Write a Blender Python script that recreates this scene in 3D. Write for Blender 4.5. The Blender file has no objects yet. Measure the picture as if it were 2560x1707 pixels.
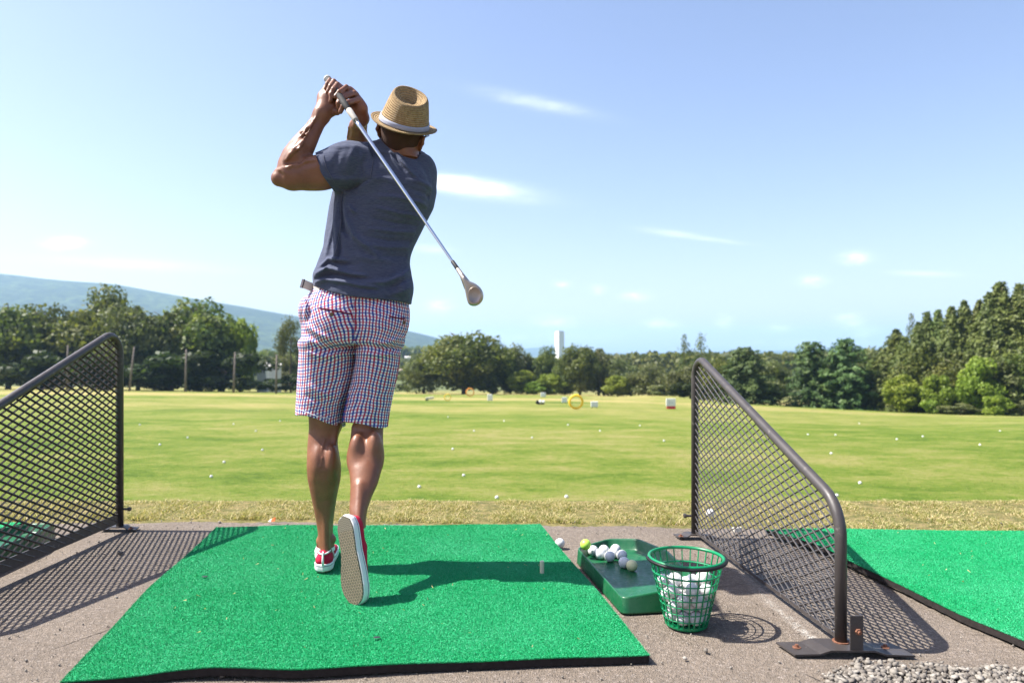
import bpy, math, random
import numpy as np
from mathutils import Vector, Matrix

C = bpy.context.scene
COL = C.collection
R = math.radians

# ------------------------------------------------------------ camera
F, CX, CY, H = 1757.0, 1280.0, 885.0, 0.84      # focal length in source pixels, eye height above the paving
cam_d = bpy.data.cameras.new('camera')
cam = bpy.data.objects.new('camera', cam_d); COL.objects.link(cam)
cam.location = (0, 0, H); cam.rotation_euler = (R(90), 0, 0)
cam_d.sensor_width = 36; cam_d.lens = F / 2560 * 36
cam_d.shift_y = (853.5 - CY) / 2560 * -1
cam_d.clip_start = 0.05; cam_d.clip_end = 20000
cam_d.dof.use_dof = True; cam_d.dof.focus_distance = 2.5; cam_d.dof.aperture_fstop = 3.2
C.camera = cam

# ------------------------------------------------------------ sky, sun, exposure
SUN = Vector((-0.6, 0.02, 0.8)).normalized()
sun_d = bpy.data.lights.new('sun', 'SUN'); sun_d.energy = 5.0; sun_d.angle = R(0.53); sun_d.color = (1, .955, .88)
sun = bpy.data.objects.new('sun', sun_d); COL.objects.link(sun)
sun.rotation_euler = (-SUN).to_track_quat('-Z', 'Y').to_euler(); sun.location = (-4, 0, 8)
W = bpy.data.worlds.new('World'); C.world = W; W.use_nodes = True
wt = W.node_tree; wn = wt.nodes; wl = wt.links
wn.clear()

def wmath(op, a, b=None, clamp=False):
    n = wn.new('ShaderNodeMath'); n.operation = op; n.use_clamp = clamp
    for i, v in enumerate((a, b)):
        if v is None: continue
        if isinstance(v, (int, float)): n.inputs[i].default_value = v
        else: wl.new(v, n.inputs[i])
    return n.outputs[0]

sky = wn.new('ShaderNodeTexSky'); sky.sky_type = 'NISHITA'; sky.sun_disc = False
sky.sun_elevation = math.asin(SUN.z); sky.sun_rotation = R(-90)
sky.air_density = 1.15; sky.dust_density = 1.6; sky.ozone_density = 1.6; sky.altitude = 100
tc = wn.new('ShaderNodeTexCoord')
sep = wn.new('ShaderNodeSeparateXYZ'); wl.new(tc.outputs['Generated'], sep.inputs[0])
yy = wmath('MAXIMUM', sep.outputs[1], 0.05)
ta = wmath('DIVIDE', sep.outputs[0], yy); tb = wmath('DIVIDE', sep.outputs[2], yy)
cn = wn.new('ShaderNodeTexNoise'); cn.inputs['Scale'].default_value = 48; cn.inputs['Detail'].default_value = 6
cn.inputs['Roughness'].default_value = .62
mp = wn.new('ShaderNodeMapping'); mp.inputs['Scale'].default_value = (1, 1, 2.6)
wl.new(tc.outputs['Generated'], mp.inputs[0]); wl.new(mp.outputs[0], cn.inputs[0])
nz = cn.outputs[0]
cn2 = wn.new('ShaderNodeTexNoise'); cn2.inputs['Scale'].default_value = 9; cn2.inputs['Detail'].default_value = 7; cn2.inputs['Roughness'].default_value = .65
mp2 = wn.new('ShaderNodeMapping'); mp2.inputs['Rotation'].default_value = (0, R(9), 0); mp2.inputs['Scale'].default_value = (1, 1, 9)
wl.new(tc.outputs['Generated'], mp2.inputs[0]); wl.new(mp2.outputs[0], cn2.inputs[0]); nz2 = cn2.outputs[0]
# wisps and far cumulus: bearing, height, half length, half width (all as tangents), tilt, density
CL = [(1190, 470, 125, 19, 8, .75), (1110, 455, 70, 15, 6, .7), (1340, 257, 125, 15, 11.5, .26), (1680, 583, 70, 8, 7, .24), (1790, 600, 70, 5, 7, .2),
      (2140, 645, 30, 12, 0, .6), (2033, 703, 26, 10, 0, .45), (1075, 622, 45, 8, 4, .3), (1098, 765, 26, 14, 0, .4), (1385, 806, 36, 12, 0, .4),
      (1655, 810, 30, 11, 0, .5), (2122, 800, 26, 13, 0, .65), (2160, 830, 34, 10, 0, .4), (1945, 822, 24, 9, 0, .35), (1590, 741, 28, 9, 0, .35),
      (1812, 806, 18, 15, 0, .3), (2310, 684, 70, 6, 2, .3), (160, 608, 40, 12, 0, .6), (1495, 724, 14, 9, 0, .3), (1405, 711, 16, 6, 0, .3),
      (330, 660, 200, 14, 3, .25), (2030, 860, 160, 9, 0, .25), (1250, 845, 200, 12, 0, .2)]
tot = None
for (px, py, hl, hw, ang, st) in CL:
    a0, b0 = (px - CX) / F, (CY - py) / F
    ca, sa = math.cos(R(-ang)), math.sin(R(-ang))
    da = wmath('SUBTRACT', ta, a0); db = wmath('SUBTRACT', tb, b0)
    u = wmath('ADD', wmath('MULTIPLY', da, ca / hl * F), wmath('MULTIPLY', db, sa / hl * F))
    v = wmath('ADD', wmath('MULTIPLY', da, -sa / hw * F), wmath('MULTIPLY', db, ca / hw * F))
    q = wmath('ADD', wmath('MULTIPLY', u, u), wmath('MULTIPLY', v, v))
    if ang: q = wmath('MAXIMUM', wmath('ADD', q, wmath('MULTIPLY', wmath('SUBTRACT', nz2, .5), 2.6)), .03)
    if ang == 0: q = wmath('ADD', q, wmath('MULTIPLY', wmath('SUBTRACT', nz, .5), 8))
    e = wmath('MULTIPLY', wmath('EXPONENT', wmath('MULTIPLY', q, -1.0) if ang else wmath('MULTIPLY', q, -.8)), st)
    tot = e if tot is None else wmath('ADD', tot, e)
front = wmath('GREATER_THAN', sep.outputs[1], 0.06)
dens = wmath('MULTIPLY', wmath('MULTIPLY', tot, wmath('ADD', wmath('MULTIPLY', nz, 1.0), .2)), front, True)
mixc = wn.new('ShaderNodeMix'); mixc.data_type = 'RGBA'
wl.new(dens, mixc.inputs['Factor'])
SKYG = wn.new('ShaderNodeMix'); SKYG.data_type = 'RGBA'; SKYG.blend_type = 'MULTIPLY'; SKYG.inputs['Factor'].default_value = 1
wl.new(sky.outputs[0], SKYG.inputs[6]); SKYG.inputs[7].default_value = (1.09, .985, 1.05, 1)
wl.new(SKYG.outputs[2], mixc.inputs[6]); mixc.inputs[7].default_value = (10.5, 10.7, 11.2, 1)
bg = wn.new('ShaderNodeBackground'); bg.inputs[1].default_value = 0.080
wl.new(mixc.outputs[2], bg.inputs[0])
wo = wn.new('ShaderNodeOutputWorld'); wl.new(bg.outputs[0], wo.inputs[0])
C.view_settings.view_transform = 'Standard'; C.view_settings.look = 'None'
C.view_settings.exposure = 1.4; C.view_settings.gamma = 1
C.render.engine = 'CYCLES'
C.cycles.use_denoising = True
C.cycles.max_bounces = 6; C.cycles.volume_bounces = 1; C.cycles.transparent_max_bounces = 8
C.cycles.caustics_reflective = False; C.cycles.caustics_refractive = False
C.cycles.sample_clamp_indirect = 6

# ------------------------------------------------------------ helpers
def P(px, py, Y):                      # a point seen at source pixel (px, py), Y metres ahead
    return Vector(((px - CX) / F * Y, Y, H - (py - CY) / F * Y))
def G(px, py, z=0.0):                  # where that sight line meets the level z
    Y = (H - z) * F / (py - CY)
    return Vector(((px - CX) / F * Y, Y, z))

def npmesh(name, V, Fa, mat=None, parent=None, smooth=False, link=True, fattr=None, vcol=None, uv=None):
    V = np.asarray(V, np.float32); Fa = np.asarray(Fa, np.int32)
    me = bpy.data.meshes.new(name)
    me.vertices.add(len(V)); me.vertices.foreach_set('co', V.ravel())
    k = Fa.shape[1]
    me.loops.add(Fa.size); me.loops.foreach_set('vertex_index', Fa.ravel())
    me.polygons.add(len(Fa)); me.polygons.foreach_set('loop_start', np.arange(0, Fa.size, k, dtype=np.int32))
    me.update(calc_edges=True)
    if smooth: me.polygons.foreach_set('use_smooth', np.ones(len(Fa), bool))
    if fattr is not None:
        for an, av in fattr.items():
            a = me.attributes.new(an, 'FLOAT', 'FACE'); a.data.foreach_set('value', np.asarray(av, np.float32))
    if vcol is not None:
        for an, av in vcol.items():
            av = np.asarray(av, np.float32)
            if av.ndim == 2:
                a = me.attributes.new(an, 'FLOAT_VECTOR', 'POINT'); a.data.foreach_set('vector', av.ravel())
            else:
                a = me.attributes.new(an, 'FLOAT', 'POINT'); a.data.foreach_set('value', av)
    if mat: me.materials.append(mat)
    if not link: return me
    o = bpy.data.objects.new(name, me); COL.objects.link(o)
    if parent: o.parent = parent
    return o

class MB:
    def __init__(s): s.v = []; s.f = []
    def add(s, vs, fs):
        b = len(s.v); s.v += [tuple(v) for v in vs]; s.f += [tuple(b + i for i in f) for f in fs]
    def box(s, c, size, M=None, taper=1.0):
        c = Vector(c); hx, hy, hz = [q / 2 for q in size]; vs = []
        for z, t in ((-hz, 1), (hz, taper)):
            for x, y in ((-hx, -hy), (hx, -hy), (hx, hy), (-hx, hy)):
                p = Vector((x * t, y * t, z)); vs.append(c + (M @ p if M else p))
        s.add(vs, [(3, 2, 1, 0), (4, 5, 6, 7), (0, 1, 5, 4), (1, 2, 6, 5), (2, 3, 7, 6), (3, 0, 4, 7)])
    def bar(s, a, b, w, t, up=(0, 0, 1)):
        a = Vector(a); b = Vector(b); d = (b - a).normalized(); up = Vector(up)
        sd = d.cross(up).normalized(); up = sd.cross(d).normalized()
        vs = [p + sd * i * w / 2 + up * j * t / 2 for p in (a, b) for i, j in ((-1, -1), (1, -1), (1, 1), (-1, 1))]
        s.add(vs, [(3, 2, 1, 0), (4, 5, 6, 7), (0, 1, 5, 4), (1, 2, 6, 5), (2, 3, 7, 6), (3, 0, 4, 7)])
    def tube(s, pts, r, n=12, closed=False, cap=True, sx=1.0, ref=(0, 0, 1)):
        pts = [Vector(p) for p in pts]; m = len(pts)
        rr = r if isinstance(r, (list, tuple)) else [r] * m
        vs = []; prev = None
        for i, p in enumerate(pts):
            a = pts[(i - 1) % m] if (i or closed) else p; b = pts[(i + 1) % m] if (i < m - 1 or closed) else p
            t = (b - a).normalized()
            if prev is None:
                rf = Vector(ref)
                if abs(rf.dot(t)) > .95: rf = Vector((1, 0, 0))
                u = t.cross(rf).normalized()
            else: u = (prev - t * prev.dot(t)).normalized()
            prev = u; w = t.cross(u)
            for k in range(n):
                an = 2 * math.pi * k / n
                vs.append(p + (u * math.cos(an) * sx + w * math.sin(an)) * rr[i])
        fs = []
        for i in range(m if closed else m - 1):
            j = (i + 1) % m
            for k in range(n): fs.append((i * n + k, i * n + (k + 1) % n, j * n + (k + 1) % n, j * n + k))
        if cap and not closed: fs += [tuple(range(n))[::-1], tuple((m - 1) * n + k for k in range(n))]
        s.add(vs, fs)
    def rings(s, rings, cap0=True, cap1=True):
        n = len(rings[0]); vs = [p for r in rings for p in r]; fs = []
        for i in range(len(rings) - 1):
            for k in range(n): fs.append((i * n + k, i * n + (k + 1) % n, (i + 1) * n + (k + 1) % n, (i + 1) * n + k))
        m = len(rings) - 1
        if cap0: fs.append(tuple(range(n))[::-1])
        if cap1: fs.append(tuple(m * n + k for k in range(n)))
        s.add(vs, fs)
    def sphere(s, c, r, n=16, m=10, sc=(1, 1, 1), M=None):
        rg = []
        for i in range(1, m):
            a = math.pi * i / m
            ring = []
            for k in range(n):
                p = Vector((math.cos(2 * math.pi * k / n) * math.sin(a) * sc[0], math.sin(2 * math.pi * k / n) * math.sin(a) * sc[1], -math.cos(a) * sc[2])) * r
                ring.append(Vector(c) + (M @ p if M else p))
            rg.append(ring)
        s.rings(rg)
    def build(s, name, mat=None, parent=None, smooth=False, bevel=0, seg=2, loc=None, link=True, sub=0, auto=None):
        me = bpy.data.meshes.new(name); me.from_pydata(s.v, [], s.f); me.update()
        if smooth: me.polygons.foreach_set('use_smooth', [True] * len(me.polygons))
        if mat: me.materials.append(mat)
        if not link: return me
        o = bpy.data.objects.new(name, me); COL.objects.link(o)
        if parent: o.parent = parent
        if loc is not None: o.location = loc
        if bevel:
            b = o.modifiers.new('bevel', 'BEVEL'); b.width = bevel; b.segments = seg; b.limit_method = 'ANGLE'; b.angle_limit = R(auto or 35)
        if sub:
            b = o.modifiers.new('sub', 'SUBSURF'); b.levels = sub; b.render_levels = sub
        return o

def tag(o, label=None, cat=None, group=None, kind=None):
    if label: o['label'] = label
    if cat: o['category'] = cat
    if group: o['group'] = group
    if kind: o['kind'] = kind
    return o
def empty(name, loc=(0, 0, 0), label=None, cat=None, group=None, rz=0, scale=None):
    o = bpy.data.objects.new(name, None); COL.objects.link(o); o.location = loc; o.rotation_euler = (0, 0, rz)
    o.empty_display_size = .05
    if scale: o.scale = scale
    return tag(o, label, cat, group)
def copy_tree(o, parent=None):
    c = o.copy(); COL.objects.link(c)
    if parent: c.parent = parent
    for ch in list(o.children): copy_tree(ch, c)
    return c
def rebase(root, loc):                # move an Empty to loc while its meshes stay where they were modelled
    root.location = loc
    for ch in root.children: ch.location = ch.location - Vector(loc)

# ------------------------------------------------------------ materials
class Mat:
    def __init__(s, name, rough=.6, spec=.5, metal=0):
        s.m = bpy.data.materials.new(name); s.m.use_nodes = True
        s.t = s.m.node_tree; s.n = s.t.nodes; s.l = s.t.links
        s.b = s.n['Principled BSDF']; s.b.inputs['Roughness'].default_value = rough
        s.b.inputs['Specular IOR Level'].default_value = spec; s.b.inputs['Metallic'].default_value = metal
    def put(s, v, inp):
        if isinstance(v, (int, float)): inp.default_value = v
        elif isinstance(v, (tuple, list)): inp.default_value = tuple(v) + ((1,) if len(v) == 3 and inp.type == 'RGBA' else ())
        else: s.l.new(v, inp)
    def coord(s, kind='Object', scale=(1, 1, 1), rot=(0, 0, 0)):
        if kind == 'Position':
            g = s.n.new('ShaderNodeNewGeometry'); o = g.outputs['Position']
        else:
            g = s.n.new('ShaderNodeTexCoord'); o = g.outputs[kind]
        if scale == (1, 1, 1) and rot == (0, 0, 0): return o
        m = s.n.new('ShaderNodeMapping'); m.inputs['Scale'].default_value = scale; m.inputs['Rotation'].default_value = rot
        s.l.new(o, m.inputs[0]); return m.outputs[0]
    def noise(s, vec, scale, detail=4, rough=.55, dist=0):
        n = s.n.new('ShaderNodeTexNoise'); s.l.new(vec, n.inputs['Vector'])
        n.inputs['Scale'].default_value = scale; n.inputs['Detail'].default_value = detail; n.inputs['Roughness'].default_value = rough
        n.inputs['Distortion'].default_value = dist
        return n.outputs[0]
    def voro(s, vec, scale, feature='F1', out=0, rand=1):
        n = s.n.new('ShaderNodeTexVoronoi'); n.feature = feature; s.l.new(vec, n.inputs['Vector']); n.inputs['Scale'].default_value = scale
        n.inputs['Randomness'].default_value = rand
        return n.outputs[out]
    def math(s, op, a, b=None, clamp=False):
        n = s.n.new('ShaderNodeMath'); n.operation = op; n.use_clamp = clamp
        s.put(a, n.inputs[0])
        if b is not None: s.put(b, n.inputs[1])
        return n.outputs[0]
    def ramp(s, f, stops, interp='LINEAR'):
        n = s.n.new('ShaderNodeValToRGB'); s.l.new(f, n.inputs[0]); e = n.color_ramp.elements
        n.color_ramp.interpolation = interp
        while len(e) < len(stops): e.new(.5)
        for i, (p, c) in enumerate(stops):
            e[i].position = p; e[i].color = (c, c, c, 1) if isinstance(c, (int, float)) else tuple(c) + (1,)
        return n.outputs[0]
    def mix(s, f, a, b, mode='MIX'):
        n = s.n.new('ShaderNodeMix'); n.data_type = 'RGBA'; n.blend_type = mode
        s.put(f, n.inputs[0]); s.put(a, n.inputs[6]); s.put(b, n.inputs[7]); return n.outputs[2]
    def sep(s, v):
        n = s.n.new('ShaderNodeSeparateXYZ'); s.l.new(v, n.inputs[0]); return n.outputs
    def attr(s, name, out='Fac'):
        n = s.n.new('ShaderNodeAttribute'); n.attribute_name = name; return n.outputs[out]
    def bump(s, h, strength=.5, dist=.01, prev=None):
        n = s.n.new('ShaderNodeBump'); s.l.new(h, n.inputs['Height'])
        n.inputs['Strength'].default_value = strength; n.inputs['Distance'].default_value = dist
        if prev is not None: s.l.new(prev, n.inputs['Normal'])
        s.l.new(n.outputs[0], s.b.inputs['Normal']); return n.outputs[0]
    def color(s, c): s.put(c, s.b.inputs['Base Color']); return s

def simple(name, c, rough=.5, spec=.5, metal=0, var=.15, scale=30, bump=0, bscale=200, bd=.001):
    m = Mat(name, rough, spec, metal); co = m.coord()
    n = m.noise(co, scale, 5)
    m.color(m.mix(m.ramp(n, [(.3, 0), (.7, 1)]), tuple(x * (1 - var) for x in c), tuple(min(1, x * (1 + var)) for x in c)))
    m.put(m.ramp(n, [(.2, max(0, rough - .08)), (.8, min(1, rough + .1))]), m.b.inputs['Roughness'])
    if bump: m.bump(m.noise(co, bscale, 4), bump, bd)
    return m.m
# ------------------------------------------------------------ terrain
TY = [-60, 3.95, 4.3, 5.2, 6, 8, 12.6, 20, 40, 85, 150, 200, 300, 700, 2000, 7000]
def rat(vals): return vals
RL = [0, 0, 0, 0, .245, .2025, .136, .094, .066, .052, .047, .045, .036, .018, .007, .002]
RC = [0, 0, 0, 0, .245, .2025, .136, .096, .072, .0605, .0560, .050, .038, .018, .007, .002]
RR = [0, 0, 0, 0, .245, .2025, .138, .106, .092, .0868, .0800, .062, .040, .018, .007, .002]
lnY = np.log(np.array(TY[4:]))
_g = np.linspace(lnY[0], lnY[-1], 900)
def _sm(vals):
    z = H - np.array(vals[4:]) * np.exp(lnY)
    v = np.interp(_g, lnY, np.array(vals[4:]))
    k = np.hanning(61); k /= k.sum()
    vp = np.concatenate([np.full(30, v[0]) + (v[0] - v[1]) * np.arange(30, 0, -1), v, np.full(30, v[-1])])
    return np.convolve(vp, k, 'valid')
TL, TCn, TR = _sm(RL), _sm(RC), _sm(RR)
def terrain(X, Y):
    X = np.asarray(X, float); Y = np.asarray(Y, float)
    Yc = np.maximum(Y, 6.0); s = np.clip(X / np.maximum(Yc, 8), -.74, .74) / .74
    l = np.log(Yc)
    a, b, c = np.interp(l, _g, TL), np.interp(l, _g, TCn), np.interp(l, _g, TR)
    sr = np.clip(s, 0, 1); sr = sr * sr * (3 - 2 * sr); sl = np.clip(-s, 0, 1); sl = sl * sl * (3 - 2 * sl)
    r = b + (c - b) * sr + (a - b) * sl
    far = H - r * Yc
    t = np.clip((Y - 3.98) / 1.9, 0, 1); t = t * t * (3 - 2 * t)
    near = -.012
    z = near + (far - near) * t
    z = z + .03 * np.sin(X * .9 + 1) * np.sin(Y * .7) * np.clip((Y - 9) / 20, 0, 1) * 2
    # low sandy mound in front of the right hand bushes
    mx, my = 19.5, 92.0
    z = z + .55 * np.exp(-(((X - mx) / 5) ** 2 + ((Y - my) / 9) ** 2))
    return z
def ground_hit(px, py):
    a, b = (px - CX) / F, (py - CY) / F
    Ys = np.exp(np.linspace(math.log(5.5), math.log(900), 6000))
    d = (H - b * Ys) - terrain(a * Ys, Ys)
    i = int(np.argmax(d < 0)); Y = float(Ys[i]) if d[i] < 0 else 150.
    return Vector((a * Y, Y, float(terrain(a * Y, Y))))

ys = np.concatenate([np.linspace(-60, 3, 8), np.linspace(3.4, 7, 50), np.exp(np.linspace(math.log(7.1), math.log(9000), 300))])
xs = np.sinh(np.linspace(-8.2, 8.2, 260)) * 3.2
XX, YY = np.meshgrid(xs, ys, indexing='ij')
ZZ = terrain(XX, YY)
nx, ny = XX.shape
ii = (np.arange(nx - 1)[:, None] * ny + np.arange(ny - 1)[None, :]).ravel()
FF = np.stack([ii, ii + ny, ii + ny + 1, ii + 1], 1)
m = Mat('turf_ground', .9, .15); co = m.coord('Position'); sx = m.sep(co)
big = m.noise(m.coord('Position', (.05, .11, .1)), 1, 5, .6)
mid = m.noise(m.coord('Position', (.8, 1.3, .8)), 1, 6, .65)
fin = m.noise(m.coord('Position', (7, 9, 6)), 1, 6, .75)
fin2 = m.noise(m.coord('Position', (55, 70, 50)), 1, 3, .7)
comb = m.math('ADD', m.math('MULTIPLY', big, .38), m.math('ADD', m.math('MULTIPLY', mid, .34), m.math('MULTIPLY', fin, .28)))
gcol = m.ramp(comb, [(.40, (.056, .105, .008)), (.46, (.112, .168, .016)), (.515, (.180, .208, .040)), (.60, (.29, .25, .10))])
gcol = m.mix(m.ramp(fin2, [(.3, 0), (.7, .8)]), gcol, m.mix(1, gcol, (.62, .66, .5), 'MULTIPLY'))
# farther end of the range is drier, straw coloured bands
band = m.noise(m.coord('Position', (.012, .055, .1)), 1, 4, .6)
fy = m.math('MULTIPLY', m.ramp(m.math('DIVIDE', sx[1], 200), [(.10, 0), (.26, .55), (.5, .9)]), m.ramp(band, [(.42, 0), (.58, 1)]))
gcol = m.mix(m.math('MULTIPLY', fy, .8), gcol, (.42, .31, .14))
gcol = m.mix(m.ramp(m.math('DIVIDE', sx[1], 400), [(.36, 0), (.48, 1)]), gcol, (.10, .12, .045))
near = m.ramp(m.math('DIVIDE', sx[1], 10), [(.412, 1), (.425, 0)])
straw = m.ramp(m.noise(m.coord('Position', (14, 20, 10)), 1, 5, .7), [(.35, (.08, .09, .025)), (.5, (.17, .15, .055)), (.65, (.26, .20, .09))])
gcol = m.mix(near, gcol, straw)
m.color(gcol)
bf = m.bump(fin2, .7, .02); m.bump(fin, .6, .08, bf)
M_TURF = m.m
tag(npmesh('field', np.stack([XX.ravel(), YY.ravel(), ZZ.ravel()], 1), FF, M_TURF, smooth=True), 'mown green driving range sloping away to the trees', kind='structure')

# ------------------------------------------------------------ paving
rs = np.random.RandomState(4)
m = Mat('asphalt', .88, .3); co = m.coord('Position'); sx = m.sep(co)
v1 = m.voro(co, 210); n1 = m.noise(co, 60, 6, .7); n2 = m.noise(co, 2.2, 5, .6); n3 = m.noise(co, 420, 3, .6)
stone = m.n.new('ShaderNodeTexVoronoi'); m.l.new(co, stone.inputs['Vector']); stone.inputs['Scale'].default_value = 210
sr = m.sep(stone.outputs['Color'])[0]
base = m.ramp(n2, [(.3, (.155, .124, .096)), (.7, (.215, .174, .137))])
base = m.mix(m.ramp(n1, [(.32, .75), (.6, 0)]), base, (.095, .078, .062))
base = m.mix(m.ramp(sr, [(.78, 0), (.98, .55)]), base, (.34, .29, .255))
base = m.mix(m.ramp(sr, [(.0, .45), (.16, 0)]), base, (.09, .08, .07))
base = m.mix(m.ramp(n3, [(.66, 0), (.74, .35)]), base, (.44, .40, .36))
# white chalky streak along the foot of the right hand screen
ln = m.math('ABSOLUTE', m.math('SUBTRACT', sx[0], m.math('ADD', m.math('MULTIPLY', sx[1], -.045), .985)))
w = m.math('MULTIPLY', m.ramp(m.math('ADD', ln, m.math('MULTIPLY', m.noise(co, 22, 4, .7), .035)), [(.024, 1), (.040, 0)]),
           m.math('MULTIPLY', m.ramp(m.math('DIVIDE', sx[1], 4), [(.500, 0), (.508, 1), (.52, 1), (.66, 0)]), m.ramp(m.noise(co, 55, 5, .75), [(.40, 0), (.56, 1)])))
w = m.math('MULTIPLY', w, m.ramp(m.noise(co, 160, 4, .8), [(.42, .1), (.58, 1)]))
base = m.mix(m.math('MULTIPLY', w, .7), base, (.62, .60, .56))
# crack
cv = m.voro(m.mix(.12, m.coord('Position', (1.1, 1.5, 1)), m.n.new('ShaderNodeTexNoise').outputs[1]), 1.3, 'DISTANCE_TO_EDGE')
crk = m.math('MULTIPLY', m.ramp(cv, [(0, 1), (.004, 0)]), m.ramp(m.noise(co, 1.3, 3), [(.52, 0), (.6, 1)]))
base = m.mix(m.math('MULTIPLY', crk, .75), base, (.03, .026, .022))
m.color(base)
b1 = m.bump(v1, .7, .006); b2 = m.bump(n1, .8, .008, b1); m.bump(m.math('SUBTRACT', 1, crk), .8, .01, b2)
M_ASPH = m.m
ax = np.linspace(-7, 7, 700)
edge = 3.575 - .055 * np.clip(ax, -1, 3) - .02 * ax * (ax < -1) * 0 + .018 * np.sin(ax * 3.1) + .012 * np.sin(ax * 11.3 + 1) + rs.randn(700) * .006
edge = np.where(ax > 1.4, np.minimum(edge, 3.34 + .02 * np.sin(ax * 5)), edge)
ty = np.concatenate([np.linspace(0, .9, 12), np.linspace(.92, 1, 6)])
AY = -4 + (edge[:, None] + 4) * ty[None, :]
AX = np.repeat(ax[:, None], len(ty), 1)
AZ = np.zeros_like(AX); AZ[:, -1] = -.02
AZ += .003 * np.sin(AX * 2.1) * np.sin(AY * 1.7) - .003
AZ[:, -1] -= .01
nx, ny = AX.shape; ii = (np.arange(nx - 1)[:, None] * ny + np.arange(ny - 1)[None, :]).ravel()
tag(npmesh('pavement', np.stack([AX.ravel(), AY.ravel(), AZ.ravel()], 1), np.stack([ii, ii + ny, ii + ny + 1, ii + 1], 1), M_ASPH, smooth=True),
    'grey brown asphalt strip with crushed aggregate surface', kind='structure')

# blades: curved two segment strips
def blades(pos, h, w, lean, rs, name, mat, kindlabel, parent=None, seg=2, lblattr=None):
    n = len(pos); ang = rs.rand(n) * 2 * np.pi; dirx, diry = np.cos(ang), np.sin(ang)
    la = rs.rand(n) * 2 * np.pi; lx, ly = np.cos(la) * lean * h, np.sin(la) * lean * h
    V = np.zeros((n, 5, 3), np.float32)
    for k, (t, ww) in enumerate(((0, 1), (0, -1), (.55, -.8), (.55, .8), (1, 0))):
        V[:, k, 0] = pos[:, 0] + dirx * w * ww / 2 + lx * t * t
        V[:, k, 1] = pos[:, 1] + diry * w * ww / 2 + ly * t * t
        V[:, k, 2] = pos[:, 2] + h * t * (1 - .35 * lean * t)
    b = np.arange(n)[:, None] * 5
    T = np.concatenate([b + [0, 1, 2], b + [0, 2, 3], b + [3, 2, 4]], 0)
    at = np.tile(rs.rand(n), 3)
    return npmesh(name, V.reshape(-1, 3), T, mat, parent=parent, fattr={'tint': at})

def leafmat(name, stops, rough=.55, transl=.35, tcol=1.25, spec=.25):
    m = Mat(name, rough, spec); a = m.attr('tint'); oi = m.n.new('ShaderNodeObjectInfo')
    c = m.ramp(a, stops)
    hs = m.n.new('ShaderNodeHueSaturation'); m.l.new(c, hs.inputs['Color'])
    m.l.new(m.math('ADD', m.math('MULTIPLY', oi.outputs['Random'], .035), .482), hs.inputs['Hue'])
    m.l.new(m.math('ADD', m.math('MULTIPLY', oi.outputs['Random'], .3), .85), hs.inputs['Value'])
    m.color(hs.outputs[0])
    tr = m.n.new('ShaderNodeBsdfTranslucent')
    m.l.new(m.mix(1, hs.outputs[0], (tcol, tcol * 1.05, tcol * .6), 'MULTIPLY'), tr.inputs[0])
    mx = m.n.new('ShaderNodeMixShader'); mx.inputs[0].default_value = transl
    m.l.new(m.b.outputs[0], mx.inputs[1]); m.l.new(tr.outputs[0], mx.inputs[2])
    m.l.new(mx.outputs[0], m.n['Material Output'].inputs[0])
    return m.m
M_STRAW = leafmat('dry_grass', [(0, (.11, .15, .028)), (.3, (.25, .245, .07)), (.55, (.40, .33, .155)), (1, (.58, .47, .28))])
M_GRASS = leafmat('green_grass', [(0, (.07, .12, .016)), (.6, (.15, .19, .035)), (1, (.32, .28, .12))])
n = 130000
x = rs.uniform(-3.5, 3.6, n); e = np.interp(x, ax, edge)
y = e - .03 + (4.17 - e) * rs.rand(n) ** .95
clump = (np.sin(x * 9 + np.sin(y * 14)) + np.sin(x * 23 + 2) + rs.randn(n) * .8)
h = np.clip(.013 + .008 * clump, .005, .04) * np.clip((4.30 - y) / .25, .4, 1) * (1 + .4 * (y < e + .12))
tag(blades(np.stack([x, y, terrain(x, y) - .004], 1), h, rs.uniform(.0025, .005, n), rs.uniform(.5, 1.5, n), rs, 'grass', M_STRAW, ''),
    'dry straw coloured grass strip along the edge of the paving', kind='stuff')
n = 90000
y = np.exp(rs.uniform(math.log(6.6), math.log(17), n)); x = rs.uniform(-.8, .8, n) * y
tag(blades(np.stack([x, y, terrain(x, y) - .006], 1), rs.uniform(.010, .020, n), rs.uniform(.004, .009, n) * (y / 8) ** .5, rs.uniform(.4, 1.6, n), rs, 'grass', M_GRASS, ''),
    'short green mown grass of the driving range', kind='stuff')

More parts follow.
